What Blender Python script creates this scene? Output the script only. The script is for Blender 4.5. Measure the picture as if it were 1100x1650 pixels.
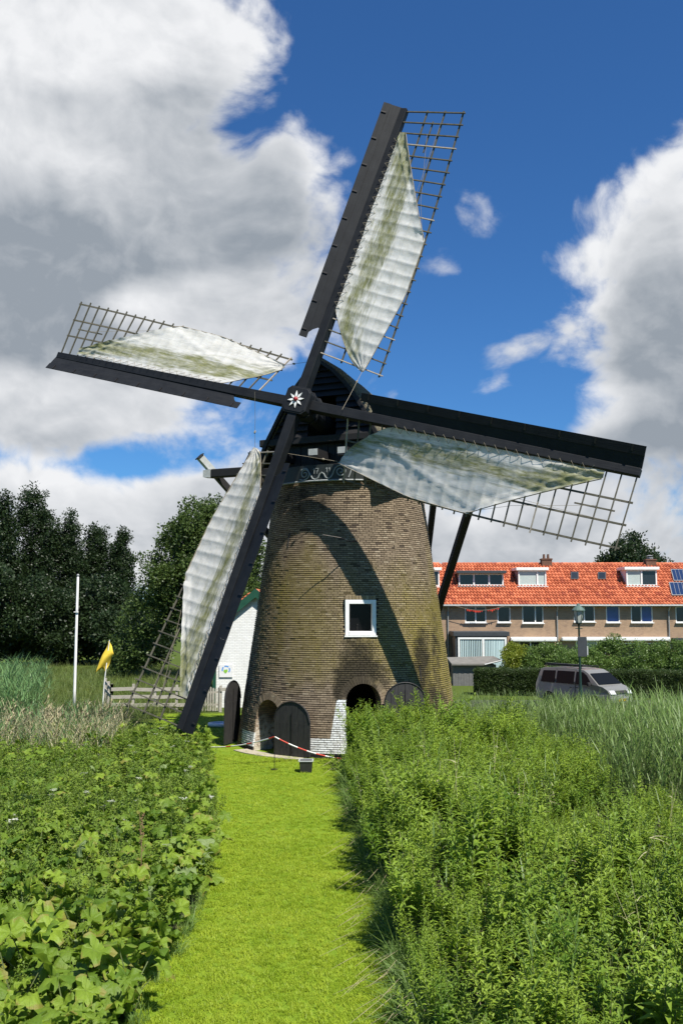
import bpy, math, random
from math import sin, cos, pi, radians as RAD, sqrt, exp, atan2, hypot
from mathutils import Vector, Matrix, Euler
from mathutils.noise import noise as pnoise

random.seed(7)
for o in list(bpy.data.objects): bpy.data.objects.remove(o)
SC = bpy.context.scene
COL = SC.collection

# ------------------------------------------------------------------ camera
CH, PITCH, FPX = 4.8, RAD(6.0), 1500.0          # eye height, upward pitch, focal length in photo pixels
cam = bpy.data.cameras.new('camera'); cam_o = bpy.data.objects.new('camera', cam); COL.objects.link(cam_o)
cam_o.location = (0, 0, CH); cam_o.rotation_euler = (pi/2+PITCH, 0, 0)
cam.sensor_fit = 'VERTICAL'; cam.sensor_height = 36.0; cam.lens = 36.0*FPX/1650.0
cam.clip_start = .1; cam.clip_end = 3000
SC.camera = cam_o

# ------------------------------------------------------------------ sun, exposure
SUN_A, SUN_E = RAD(36), RAD(56)                 # right of the point behind the camera, elevation
S = Vector((cos(SUN_E)*sin(SUN_A), -cos(SUN_E)*cos(SUN_A), sin(SUN_E)))
sun = bpy.data.lights.new('sun', 'SUN'); sun.energy = 5.0; sun.angle = RAD(.5); sun.color = (1, .95, .86)
sun_o = bpy.data.objects.new('sun', sun); COL.objects.link(sun_o)
sun_o.rotation_euler = S.to_track_quat('Z', 'Y').to_euler(); sun_o.location = S*60
SC.view_settings.view_transform = 'Standard'; SC.view_settings.look = 'None'
SC.view_settings.exposure = 0.72; SC.view_settings.gamma = 1; SC.view_settings.use_curve_mapping = False
SC.cycles.max_bounces = 6; SC.cycles.transparent_max_bounces = 8

# ------------------------------------------------------------------ photo-pixel rays used to survey the place
def ray(px, py):
    x, v = (px-550)/FPX, (825-py)/FPX
    return Vector((x, cos(PITCH)-v*sin(PITCH), sin(PITCH)+v*cos(PITCH)))
def atY(px, py, Y):
    d = ray(px, py); t = Y/d.y
    return Vector((d.x*t, Y, CH+d.z*t))
def gnd(px, py, z=0.0):
    d = ray(px, py); t = (z-CH)/d.z
    return Vector((d.x*t, d.y*t, z))

# ------------------------------------------------------------------ node helpers
class NT:
    def __init__(s, tree): s.t = tree; s.n = tree.nodes; s.l = tree.links
    def node(s, typ, **kw):
        n = s.n.new(typ)
        for k, v in kw.items(): setattr(n, k, v)
        return n
    def put(s, sock, v):
        if isinstance(v, bpy.types.NodeSocket): s.l.new(v, sock)
        elif v is not None: sock.default_value = v
    def math(s, op, a, b=None, c=None, clamp=False):
        n = s.node('ShaderNodeMath', operation=op, use_clamp=clamp)
        for i, v in enumerate((a, b, c)): s.put(n.inputs[i], v) if v is not None else None
        return n.outputs[0]
    def vmath(s, op, a, b=None):
        n = s.node('ShaderNodeVectorMath', operation=op)
        s.put(n.inputs[0], a)
        if b is not None: s.put(n.inputs[1], b)
        return n.outputs[0]
    def noise(s, vec, scale, detail=4, rough=.55, lac=2.0, dist=0.0):
        n = s.node('ShaderNodeTexNoise'); s.put(n.inputs['Vector'], vec)
        n.inputs['Scale'].default_value = scale; n.inputs['Detail'].default_value = detail
        n.inputs['Roughness'].default_value = rough; n.inputs['Lacunarity'].default_value = lac
        n.inputs['Distortion'].default_value = dist
        return n.outputs['Fac']
    def rmp(s, v, a, b, c=0.0, d=1.0, smooth=False):
        n = s.node('ShaderNodeMapRange', clamp=True)
        if smooth: n.interpolation_type = 'SMOOTHSTEP'
        s.put(n.inputs[0], v)
        for i, q in enumerate((a, b, c, d)): s.put(n.inputs[i+1], q)
        return n.outputs[0]
    def mix(s, f, a, b, mode='MIX'):
        n = s.node('ShaderNodeMix', data_type='RGBA', blend_type=mode)
        s.put(n.inputs[0], f)
        for i, v in ((6, a), (7, b)):
            s.put(n.inputs[i], tuple(v)+(1,) if isinstance(v, (tuple, list)) and len(v) == 3 else v)
        return n.outputs[2]
    def scalexyz(s, vec, x, y, z): return s.vmath('MULTIPLY', vec, (x, y, z))

MATS = {}
def newmat(name):
    m = bpy.data.materials.new(name); m.use_nodes = True
    t = NT(m.node_tree); t.n.clear()
    out = t.node('ShaderNodeOutputMaterial'); b = t.node('ShaderNodeBsdfPrincipled')
    t.l.new(b.outputs[0], out.inputs[0])
    MATS[name] = m
    return m, t, b, out
def setp(t, b, **kw):
    for k, v in kw.items():
        k = {'col': 'Base Color', 'rough': 'Roughness', 'metal': 'Metallic', 'spec': 'Specular IOR Level', 'normal': 'Normal', 'coat': 'Coat Weight'}[k]
        t.put(b.inputs[k], tuple(v)+(1,) if isinstance(v, (tuple, list)) and len(v) == 3 else v)
def pos(t): return t.node('ShaderNodeNewGeometry').outputs['Position']
def objc(t): return t.node('ShaderNodeTexCoord').outputs['Object']
def attr(t, name): return t.node('ShaderNodeAttribute', attribute_name=name).outputs['Fac']
def bump(t, h, dist=.01, st=.6):
    n = t.node('ShaderNodeBump'); n.inputs['Strength'].default_value = st; n.inputs['Distance'].default_value = dist
    t.put(n.inputs['Height'], h); return n.outputs[0]
def plain(name, c1, c2=None, scale=6, rough=.6, metal=0, bumpd=0, spec=.4, stretch=(1, 1, 1), coat=0):
    m, t, b, o = newmat(name)
    c2 = c2 or tuple(x*.75 for x in c1)
    n = t.noise(t.scalexyz(pos(t), *stretch), scale, 6, .62)
    setp(t, b, col=t.mix(t.rmp(n, .3, .7), c1, c2), rough=rough, metal=metal, spec=spec, coat=coat)
    if bumpd: setp(t, b, normal=bump(t, n, bumpd))
    return m
def leafmat(name, c1, c2, trans=.38, rough=.45, tcol=None, spec=.3, yellow=None, veins=False):
    m, t, b, o = newmat(name)
    r = t.math('FRACT', t.math('ADD', t.node('ShaderNodeObjectInfo').outputs['Random'], attr(t, 'crnd')))
    n = t.noise(pos(t), .9, 3)
    f = t.math('ADD', t.math('MULTIPLY', r, .65), t.math('MULTIPLY', t.rmp(n, .3, .7), .5), clamp=True)
    col = t.mix(f, c1, c2)
    if yellow: col = t.mix(t.math('GREATER_THAN', r, .965), col, yellow)
    if veins:                          # pale ribs fanning out from the stalk, small blotches
        oc = objc(t); sx = t.node('ShaderNodeSeparateXYZ'); t.l.new(oc, sx.inputs[0]); ang = t.math('ARCTAN2', sx.outputs[1], sx.outputs[0])
        rib = t.math('ABSOLUTE', t.math('SINE', t.math('MULTIPLY', ang, 3.5)))
        rad = t.vmath('LENGTH', oc); rad = rad.node.outputs['Value']
        w = t.rmp(t.math('MULTIPLY', rib, rad), .0, .012, 1, 0)
        net = t.noise(oc, 30, 4, .7)
        col = t.mix(t.math('MULTIPLY', w, .55), col, (.26, .34, .10)); col = t.mix(t.rmp(net, .52, .75, 0, .55), col, (.05, .10, .012))
        edge = t.math('MULTIPLY', t.rmp(t.math('ADD', rad, t.math('MULTIPLY', t.math('SUBTRACT', net, .5), .14)), .245, .285, 0, 1), t.rmp(r, .35, .8, 0, .8))
        col = t.mix(edge, col, (.24, .20, .05)); col = t.mix(t.math('GREATER_THAN', r, .965), col, (.22, .29, .11))
        setp(t, b, normal=bump(t, t.math('ADD', net, t.math('MULTIPLY', w, -.6)), .012, .7))
    setp(t, b, col=col, rough=rough, spec=spec)
    tr = t.node('ShaderNodeBsdfTranslucent'); t.put(tr.inputs[0], t.mix(.5, col, tcol or tuple(min(1, x*2.2) for x in c2), 'MIX'))
    mx = t.node('ShaderNodeMixShader'); mx.inputs[0].default_value = trans
    t.l.new(b.outputs[0], mx.inputs[1]); t.l.new(tr.outputs[0], mx.inputs[2]); t.l.new(mx.outputs[0], o.inputs[0])
    return m

# ------------------------------------------------------------------ world: Nishita sky with cumulus
SKYT = (.36, .74, 1.16)
def build_world():
    W = bpy.data.worlds.new('World'); SC.world = W; W.use_nodes = True
    W.cycles.sampling_method = 'MANUAL'; W.cycles.sample_map_resolution = 512
    t = NT(W.node_tree); t.n.clear()
    out = t.node('ShaderNodeOutputWorld'); bg = t.node('ShaderNodeBackground'); t.l.new(bg.outputs[0], out.inputs[0])
    bg.inputs[1].default_value = .063
    sky = t.node('ShaderNodeTexSky', sky_type='NISHITA', sun_disc=False, sun_elevation=SUN_E, sun_rotation=pi-SUN_A,
                 altitude=0, air_density=1.0, dust_density=.35, ozone_density=2.2)
    tc = t.node('ShaderNodeTexCoord').outputs['Generated']
    sx = t.node('ShaderNodeSeparateXYZ'); t.l.new(tc, sx.inputs[0])
    az = t.math('ARCTAN2', sx.outputs[0], sx.outputs[1]); el = t.math('ARCSINE', sx.outputs[2])
    # billowing noise shared by the outline and the shading
    g = bpy.data.node_groups.new('cloud_billow', 'ShaderNodeTree')
    g.interface.new_socket('Vector', in_out='INPUT', socket_type='NodeSocketVector')
    g.interface.new_socket('Billow', in_out='OUTPUT', socket_type='NodeSocketFloat')
    q = NT(g); gi = q.node('NodeGroupInput'); go = q.node('NodeGroupOutput')
    wv = q.node('ShaderNodeTexNoise'); q.put(wv.inputs['Vector'], gi.outputs[0]); wv.inputs['Scale'].default_value = 6; wv.inputs['Detail'].default_value = 2
    sc = q.vmath('SCALE', q.vmath('SUBTRACT', wv.outputs['Color'], (.5, .5, .5))); sc.node.inputs['Scale'].default_value = .09
    sq = q.scalexyz(q.vmath('ADD', gi.outputs[0], sc), 1, 1, 1.3)
    big = q.noise(sq, 6.0, 2, .5)
    b1 = q.math('ABSOLUTE', q.math('SUBTRACT', q.noise(sq, 15, 1, .5), .5)); b2 = q.math('ABSOLUTE', q.math('SUBTRACT', q.noise(sq, 33, 1, .5), .5))
    fine = q.noise(sq, 48, 6, .62)
    o = q.math('MULTIPLY', q.math('SUBTRACT', big, .5), 1.9)
    o = q.math('MULTIPLY_ADD', b1, 1.5, o); o = q.math('MULTIPLY_ADD', b2, .75, o)
    o = q.math('MULTIPLY_ADD', q.math('SUBTRACT', fine, .5), .75, o)
    q.l.new(q.math('SUBTRACT', o, .27), go.inputs[0])
    def billow(vec):
        n = t.node('ShaderNodeGroup'); n.node_tree = g; t.l.new(vec, n.inputs[0]); return n.outputs[0]
    # (px, py, half-width px, half-height px, weight): the cloud banks and blue gaps of this sky
    blobs = [(40, 60, 330, 150, 1.15), (340, 70, 120, 75, .6), (150, 340, 320, 250, 1.3), (500, 280, 150, 100, 1.0), (450, 440, 130, 120, .75), (420, 560, 120, 80, .5),
             (60, 590, 260, 120, 1.0), (250, 680, 110, 60, .6), (90, 690, 160, 50, .5), (420, 690, 80, 50, .6),
             (1100, 430, 180, 215, 1.35), (1050, 640, 140, 75, .7), (1030, 790, 200, 110, 1.2), (790, 860, 220, 80, 1.15), (920, 730, 110, 50, .35), (905, 420, 40, 45, .3), (890, 545, 45, 40, .35),
             (765, 335, 80, 60, .95), (798, 578, 80, 60, .85), (700, 430, 45, 30, .35), (925, 325, 40, 30, .35), (900, 560, 50, 50, .25),
             (20, 790, 150, 60, 1.0), (215, 840, 150, 70, 1.1), (340, 770, 130, 60, .8), (610, 650, 80, 40, .5), (450, 850, 200, 80, 1.1), (640, 780, 120, 80, .5), (700, 915, 420, 60, 1.0), (100, 915, 420, 60, 1.0),
             (740, 150, 270, 190, -1.2), (850, 320, 80, 90, -.3), (395, 205, 50, 45, -.75), (255, 735, 90, 34, -.62), (20, 735, 60, 26, -.5), (140, 760, 60, 22, -.35), (820, 470, 110, 60, -.4), (930, 90, 260, 120, -.8),
             (700, 580, 80, 80, -.5), (880, 640, 70, 60, -.35), (650, 720, 90, 50, -.3), (470, 620, 60, 40, -.3)]
    shades = [(60, 480, 190, 130, .95), (430, 380, 170, 60, .45), (1065, 545, 100, 95, .62), (150, 730, 140, 35, .6), (330, 200, 100, 90, .25), (1080, 700, 120, 60, .3),
              (120, 50, 280, 60, -.8), (210, 490, 70, 35, -.8), (940, 380, 70, 110, -.6), (1050, 250, 100, 60, -.5), (60, 610, 150, 40, -.35), (60, 770, 120, 40, -.6), (560, 250, 70, 60, -.5), (420, 60, 60, 60, -.4), (990, 660, 120, 40, -.4)]
    def blobsum(lst):
        tot = None
        for (px, py, hw, hh, wgt) in lst:
            d = ray(px, py).normalized(); a0 = atan2(d.x, d.y); e0 = math.asin(d.z)
            a = t.math('MULTIPLY_ADD', az, FPX/hw/1.55, -a0*FPX/hw/1.55); e = t.math('MULTIPLY_ADD', el, FPX/hh/1.55, -e0*FPX/hh/1.55)
            k = t.math('SUBTRACT', 1, t.math('MULTIPLY_ADD', a, a, t.math('MULTIPLY', e, e)), clamp=True)
            k = t.math('MULTIPLY', k, k)
            tot = t.math('MULTIPLY', k, wgt) if tot is None else t.math('MULTIPLY_ADD', k, wgt, tot)
        return tot
    tot = blobsum(blobs); shd = blobsum(shades)
    low = t.noise(tc, 2.3, 2, .5)
    base = t.math('MULTIPLY_ADD', t.math('SUBTRACT', low, .53), 1.0, tot)
    n0 = billow(tc); n1 = billow(t.vmath('ADD', tc, (.008, 0, .020)))
    dens = t.math('SUBTRACT', t.math('ADD', base, n0), .20)
    mask = t.rmp(dens, -.10, .72, 0, 1, True)
    relief = t.math('MULTIPLY', t.math('SUBTRACT', n0, n1), .38)
    shade = t.noise(t.scalexyz(tc, 1, 1, 1.6), 4.2, 5, .52, dist=.5)
    thick = t.math('ADD', t.math('MULTIPLY_ADD', t.math('SUBTRACT', shade, .5), 2.2, shd), t.math('MULTIPLY', t.rmp(dens, .2, 1.3, 0, 1, True), .42))
    light = t.math('ADD', t.math('SUBTRACT', .93, t.rmp(thick, -.25, 1.0, 0, .92, True)), relief, clamp=True)
    ccol = t.mix(light, (3.0, 3.4, 3.9), (8.6, 8.7, 8.9))
    col = t.mix(mask, t.mix(1.0, sky.outputs[0], SKYT, 'MULTIPLY'), ccol)
    t.l.new(col, bg.inputs[0])
build_world()

# ------------------------------------------------------------------ mesh helpers
class MB:
    def __init__(s): s.v = []; s.f = []; s.a = {}; s.uv = None; s.fm = []
    def face(s, idx, **at):
        s.f.append(tuple(idx))
        for k, val in at.items(): s.a.setdefault(k, {})[len(s.f)-1] = val
    def add(s, verts, faces, M=None, **at):
        b = len(s.v)
        s.v += [tuple(M @ Vector(p)) if M is not None else tuple(p) for p in verts]
        for f in faces: s.face([b+i for i in f], **at)
        return s
    def box(s, c, d, M=None, bev=0.0, taper=None, **at):
        x, y, z = d[0]/2, d[1]/2, d[2]/2; cx, cy, cz = c
        tx, ty = taper or (1, 1)
        vs = [(cx+sx*x*(tx if sz > 0 else 1), cy+sy*y*(ty if sz > 0 else 1), cz+sz*z) for sz in (-1, 1) for sy in (-1, 1) for sx in (-1, 1)]
        fs = [(0, 2, 3, 1), (4, 5, 7, 6), (0, 1, 5, 4), (2, 6, 7, 3), (0, 4, 6, 2), (1, 3, 7, 5)]
        return s.add(vs, fs, M, **at)
    def bar(s, a, b, w, h, up=(0, 0, 1), w2=None, h2=None, **at):
        a, b = Vector(a), Vector(b); z = (b-a).normalized(); x = Vector(up).cross(z)
        if x.length < 1e-4: x = Vector((1, 0, 0)).cross(z)
        x.normalize(); y = z.cross(x); vs = []
        for p, ww, hh in ((a, w, h), (b, w2 or w, h2 or h)):
            for sx, sy in ((-1, -1), (1, -1), (1, 1), (-1, 1)): vs.append(tuple(p+x*sx*ww/2+y*sy*hh/2))
        return s.add(vs, [(3, 2, 1, 0), (4, 5, 6, 7), (0, 1, 5, 4), (1, 2, 6, 5), (2, 3, 7, 6), (3, 0, 4, 7)], None, **at)
    def tube(s, path, r, n=6, cap=True, **at):
        P = [Vector(p) for p in path]; m = len(P); rs = r if isinstance(r, (list, tuple)) else [r]*m
        b = len(s.v); px = None
        for i, p in enumerate(P):
            d = (P[min(i+1, m-1)]-P[max(i-1, 0)]).normalized()
            if px is None: px = d.orthogonal().normalized()
            px = (px-d*px.dot(d)); px = px.normalized() if px.length > 1e-5 else d.orthogonal().normalized()
            py = d.cross(px)
            for k in range(n):
                a = 2*pi*k/n; s.v.append(tuple(p+(px*cos(a)+py*sin(a))*rs[i]))
        for i in range(m-1):
            for k in range(n): s.face((b+i*n+k, b+i*n+(k+1) % n, b+(i+1)*n+(k+1) % n, b+(i+1)*n+k), **at)
        if cap: s.face([b+k for k in range(n)][::-1], **at); s.face([b+(m-1)*n+k for k in range(n)], **at)
        return s
    def lathe(s, prof, c=(0, 0, 0), n=16, M=None, **at):
        b = len(s.v); vs = []; fs = []
        for (r, z) in prof:
            for k in range(n): vs.append((c[0]+r*cos(2*pi*k/n), c[1]+r*sin(2*pi*k/n), c[2]+z))
        for i in range(len(prof)-1):
            for k in range(n): fs.append((i*n+k, i*n+(k+1) % n, (i+1)*n+(k+1) % n, (i+1)*n+k))
        fs.append(tuple(range(n))[::-1]); fs.append(tuple((len(prof)-1)*n+k for k in range(n)))
        return s.add(vs, fs, M, **at)
    def prism(s, outline, d0, d1, M=None, **at):        # outline in local xz, extruded along y from d0 to d1
        n = len(outline); vs = [(x, d0, z) for x, z in outline]+[(x, d1, z) for x, z in outline]
        fs = [tuple(range(n)), tuple(range(n, 2*n))[::-1]]+[(i, i+n, (i+1) % n+n, (i+1) % n) for i in range(n)]
        return s.add(vs, fs, M, **at)
    def mesh(s, name, mat, off=None, smooth=False):
        me = bpy.data.meshes.new(name)
        v = s.v if off is None else [(p[0]-off[0], p[1]-off[1], p[2]-off[2]) for p in s.v]
        me.from_pydata(v, [], s.f)
        for m in (mat if isinstance(mat, (list, tuple)) else [mat]): me.materials.append(MATS[m] if isinstance(m, str) else m)
        for k, dct in s.a.items():
            if k == 'mi':
                for i, val in dct.items(): me.polygons[i].material_index = val
                continue
            at = me.attributes.new(k, 'FLOAT', 'FACE'); arr = [0.0]*len(s.f)
            for i, val in dct.items(): arr[i] = val
            at.data.foreach_set('value', arr)
        if smooth: me.polygons.foreach_set('use_smooth', [True]*len(me.polygons))
        me.update(); return me
    def build(s, name, mat, parent=None, off=None, smooth=False, label=None, M=None):
        return link(name, s.mesh(name, mat, off, smooth), parent, label, M)
def link(name, me, parent=None, label=None, M=None):
    o = bpy.data.objects.new(name, me); COL.objects.link(o)
    if parent is not None: o.parent = parent
    if M is not None: o.matrix_local = M
    if label: o['label'] = label
    return o
def bevel(o, w=.01, seg=2):
    m = o.modifiers.new('bevel', 'BEVEL'); m.width = w; m.segments = seg; m.limit_method = 'ANGLE'; m.angle_limit = RAD(40); return o
def tag(o, label=None, cat=None, group=None, kind=None):
    if label: o['label'] = label
    if cat: o['category'] = cat
    if group: o['group'] = group
    if kind: o['kind'] = kind
    return o
def thing(name, loc, label, cat, group=None, rz=0):
    o = bpy.data.objects.new(name, None); COL.objects.link(o); o.location = loc; o.rotation_euler = (0, 0, rz); o.empty_display_size = .3
    return tag(o, label, cat, group)
def mat4(x, y, z, t): 
    return Matrix(((x[0], y[0], z[0], t[0]), (x[1], y[1], z[1], t[1]), (x[2], y[2], z[2], t[2]), (0, 0, 0, 1)))
def lerp(a, b, f): return a+(b-a)*f
def interp(x, xs, ys):
    if x <= xs[0]: return ys[0]
    for i in range(len(xs)-1):
        if x <= xs[i+1]: return lerp(ys[i], ys[i+1], (x-xs[i])/(xs[i+1]-xs[i]))
    return ys[-1]

# instancing of uncountable foliage
LIB = {}
def library(key, meshes):
    c = bpy.data.collections.new('source_'+key)
    for i, m in enumerate(meshes):
        o = bpy.data.objects.new('%s_%02d' % (key, i), m); c.objects.link(o)
    LIB[key] = c; return c
GN = {}
def scatter_tree(key, real=False):
    if (key, real) in GN: return GN[(key, real)]
    g = bpy.data.node_groups.new('scatter_'+key, 'GeometryNodeTree'); GN[(key, real)] = g
    g.interface.new_socket('Geometry', in_out='INPUT', socket_type='NodeSocketGeometry'); g.interface.new_socket('Geometry', in_out='OUTPUT', socket_type='NodeSocketGeometry')
    gi = g.nodes.new('NodeGroupInput'); go = g.nodes.new('NodeGroupOutput')
    ci = g.nodes.new('GeometryNodeCollectionInfo'); ci.inputs[0].default_value = LIB[key]; ci.inputs['Separate Children'].default_value = True; ci.inputs['Reset Children'].default_value = True
    io = g.nodes.new('GeometryNodeInstanceOnPoints'); io.inputs['Pick Instance'].default_value = True
    def na(n, typ):
        x = g.nodes.new('GeometryNodeInputNamedAttribute'); x.data_type = typ; x.inputs[0].default_value = n; return x.outputs[0]
    g.links.new(gi.outputs[0], io.inputs['Points']); g.links.new(ci.outputs[0], io.inputs['Instance'])
    g.links.new(na('idx', 'INT'), io.inputs['Instance Index'])
    er = g.nodes.new('FunctionNodeEulerToRotation'); g.links.new(na('rot', 'FLOAT_VECTOR'), er.inputs[0]); g.links.new(er.outputs[0], io.inputs['Rotation'])
    g.links.new(na('scl', 'FLOAT_VECTOR'), io.inputs['Scale']); last = io.outputs[0]
    if real:                               # real leaves, so that each crown is one mesh of its own
        st = g.nodes.new('GeometryNodeStoreNamedAttribute'); st.data_type = 'FLOAT'; st.domain = 'INSTANCE'; st.inputs['Name'].default_value = 'crnd'
        rv = g.nodes.new('FunctionNodeRandomValue'); rv.data_type = 'FLOAT'; g.links.new(last, st.inputs[0]); g.links.new(rv.outputs[1], st.inputs['Value'])
        rl = g.nodes.new('GeometryNodeRealizeInstances'); g.links.new(st.outputs[0], rl.inputs[0]); last = rl.outputs[0]
    g.links.new(last, go.inputs[0])
    return g
def scatter(name, key, items, parent=None, off=(0, 0, 0), real=False):     # items: (pos, euler, scale-vector or float)
    me = bpy.data.meshes.new(name); me.from_pydata([(p[0]-off[0], p[1]-off[1], p[2]-off[2]) for p, r, s in items], [], [])
    nv = len(LIB[key].objects)
    a = me.attributes.new('rot', 'FLOAT_VECTOR', 'POINT'); a.data.foreach_set('vector', [c for p, r, s in items for c in r])
    a = me.attributes.new('scl', 'FLOAT_VECTOR', 'POINT'); a.data.foreach_set('vector', [c for p, r, s in items for c in ((s, s, s) if isinstance(s, (int, float)) else s)])
    a = me.attributes.new('idx', 'INT', 'POINT'); a.data.foreach_set('value', [random.randrange(nv) for _ in items])
    o = link(name, me, parent); m = o.modifiers.new('scatter', 'NODES'); m.node_group = scatter_tree(key, real)
    if real: me.materials.append(LIB[key].objects[0].data.materials[0])
    return o

# ================================================================== materials
def mk_black():
    m, t, b, o = newmat('black_paint'); oc = objc(t); p = pos(t)
    n = t.noise(p, 2.5, 6, .65); gr = t.noise(t.scalexyz(oc, 22, 22, .9), 1, 5, .65); ch = t.noise(t.scalexyz(oc, 9, 9, 3), 1, 6, .75)
    c = t.mix(t.rmp(n, .3, .7), (.0075, .0085, .0105), (.015, .0165, .019)); c = t.mix(t.rmp(gr, .52, .75, 0, .55), c, (.020, .021, .022)); c = t.mix(t.rmp(ch, .70, .74, 0, .75), c, (.16, .155, .14))
    setp(t, b, col=c, rough=t.rmp(gr, .3, .7, .5, .7), spec=.2, normal=bump(t, gr, .006, .7))
mk_black()
plain('tar_board', (.007, .007, .008), (.016, .015, .015), 9, .6, bumpd=.004, stretch=(1, 1, 6))
plain('lattice_wood', (.055, .052, .034), (.120, .110, .082), 7, .8, bumpd=.002)
plain('pale_wood', (.38, .33, .27), (.25, .22, .18), 9, .75)
plain('white_paint', (.78, .78, .76), (.66, .66, .63), 5, .45)
plain('grey_white_paint', (.44, .46, .46), (.32, .34, .34), 7, .55)
plain('scroll_paint', (.26, .28, .28), (.19, .21, .21), 7, .6)
plain('red_paint', (.30, .015, .02), (.22, .01, .015), 9, .35)
plain('beard_paint', (.014, .018, .018), (.026, .032, .030), 6, .5)
plain('iron', (.02, .02, .022), (.05, .045, .04), 12, .5, .6)
plain('rope', (.30, .26, .20), (.20, .17, .12), 30, .9)
plain('weathered_wood', (.27, .245, .205), (.17, .155, .13), 8, .85, bumpd=.004, stretch=(1, 1, .3))
plain('door_black', (.013, .013, .014), (.045, .042, .040), 7, .62, bumpd=.004, stretch=(6, 6, .6))
plain('concrete', (.42, .37, .28), (.30, .27, .21), 5, .9, bumpd=.003)
plain('plastic_black', (.015, .015, .016), (.03, .03, .03), 8, .45)
plain('plastic_white', (.75, .75, .74), (.66, .66, .66), 8, .4)
plain('plastic_blue', (.04, .22, .62), (.06, .3, .7), 8, .4)
plain('tape_red', (.62, .05, .02), (.5, .04, .02), 8, .5)
plain('tape_white', (.8, .78, .74), (.7, .68, .64), 8, .5)
plain('soil', (.035, .028, .018), (.06, .05, .03), 3, .95)
def mk_dark_glass():
    m, t, b, o = newmat('dark_glass'); setp(t, b, col=(.006, .006, .007), rough=.12, spec=.15)
    m, t, b, o = newmat('black_void'); setp(t, b, col=(.004, .004, .004), rough=.9, spec=.1)
mk_dark_glass()
def mk_brick():
    m, t, b, o = newmat('tower_brick')
    p = pos(t); r = attr(t, 'rnd'); pw = attr(t, 'paint')
    base = t.mix(r, (.160, .122, .084), (.262, .205, .142))
    base = t.mix(t.math('GREATER_THAN', r, .95), base, (.30, .245, .175))
    base = t.mix(t.math('LESS_THAN', r, .035), base, (.08, .06, .045))
    n1 = t.noise(p, 1.1, 5, .6); n2 = t.noise(p, 9, 5, .6); n3 = t.noise(t.scalexyz(p, 1, 1, .28), .85, 4, .6)
    sx = t.node('ShaderNodeSeparateXYZ'); t.l.new(p, sx.inputs[0]); X, Y, Z = sx.outputs
    # yellow-green lichen, thickest on the right flank and in a belt half way up
    belt = t.math('MULTIPLY', t.rmp(Z, 1.2, 3.2, 0, 1, True), t.rmp(Z, 5.2, 8.2, 1, .12, True))
    flank = t.rmp(X, 1.7, 3.5, 0, 1, True)
    mz = t.math('ADD', t.math('MULTIPLY', belt, .50), t.math('MULTIPLY', t.math('MULTIPLY', flank, t.rmp(Z, 6.0, 4.2, 0, 1, True)), .55))
    moss = t.rmp(t.math('ADD', t.math('MULTIPLY', n3, .9), t.math('MULTIPLY', mz, .62)), .57, .98, 0, .80)
    moss = t.math('MULTIPLY', moss, t.rmp(n2, .25, .6, .45, 1))
    base = t.mix(moss, base, t.mix(n1, (.105, .092, .016), (.30, .245, .030)))
    # sooty weather stains with ragged outlines; darker patches also along left flank and upper left
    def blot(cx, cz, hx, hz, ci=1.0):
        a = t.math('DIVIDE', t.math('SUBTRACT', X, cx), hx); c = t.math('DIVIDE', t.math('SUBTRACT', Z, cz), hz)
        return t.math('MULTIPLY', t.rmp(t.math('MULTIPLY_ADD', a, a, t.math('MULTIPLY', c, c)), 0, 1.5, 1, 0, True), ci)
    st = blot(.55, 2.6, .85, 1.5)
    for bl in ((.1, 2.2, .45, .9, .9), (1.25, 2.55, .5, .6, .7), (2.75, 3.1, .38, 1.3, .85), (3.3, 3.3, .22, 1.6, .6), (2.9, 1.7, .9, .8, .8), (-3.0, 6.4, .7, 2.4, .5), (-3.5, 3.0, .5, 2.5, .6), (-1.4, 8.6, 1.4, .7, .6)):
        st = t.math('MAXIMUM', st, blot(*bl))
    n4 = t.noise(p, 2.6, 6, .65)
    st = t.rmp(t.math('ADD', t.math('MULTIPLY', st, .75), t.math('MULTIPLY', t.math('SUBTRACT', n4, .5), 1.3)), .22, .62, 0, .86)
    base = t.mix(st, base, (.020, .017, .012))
    base = t.mix(t.rmp(n1, .62, .8, 0, .5), base, (.05, .042, .03))
    wh = t.mix(t.rmp(t.noise(p, 7, 6, .65), .45, .75), (.66, .68, .68), (.34, .33, .29))
    def rng(v, a, b): return t.math('MULTIPLY', t.math('GREATER_THAN', v, a), t.math('LESS_THAN', v, b))
    Zw = t.math('ADD', Z, t.math('MULTIPLY', t.math('SUBTRACT', n2, .5), .05)); Xw = t.math('ADD', X, t.math('MULTIPLY', t.math('SUBTRACT', n2, .5), .05))
    p1 = t.math('MULTIPLY', rng(Zw, .16, .62), t.math('MAXIMUM', rng(Xw, -1.95, .20), rng(Xw, -3.5, -2.85)))
    p2 = t.math('MULTIPLY', rng(Zw, .16, 1.86), t.math('MULTIPLY', t.math('LESS_THAN', X, .25), t.math('GREATER_THAN', Xw, t.math('MULTIPLY_ADD', Z, .17, -.47))))
    pm = t.math('MULTIPLY', t.math('MAXIMUM', p1, p2), t.math('LESS_THAN', Y, 33.5))
    base = t.mix(pm, base, wh)
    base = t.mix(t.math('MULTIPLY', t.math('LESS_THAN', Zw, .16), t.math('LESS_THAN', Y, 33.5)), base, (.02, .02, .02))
    setp(t, b, col=base, rough=.88, spec=.2, normal=bump(t, t.noise(p, 60, 4, .7), .004, .8))
    m, t, b, o = newmat('mortar'); p = pos(t)
    n = t.noise(p, 4, 5, .6)
    setp(t, b, col=t.mix(n, (.022, .019, .014), (.075, .063, .045)), rough=.95, spec=.1)  # mortar colour darkened to add shade in the recessed joints
    # brick reveal of the small doorway, courses by height
    m, t, b, o = newmat('reveal_brick'); p = pos(t)
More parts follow.
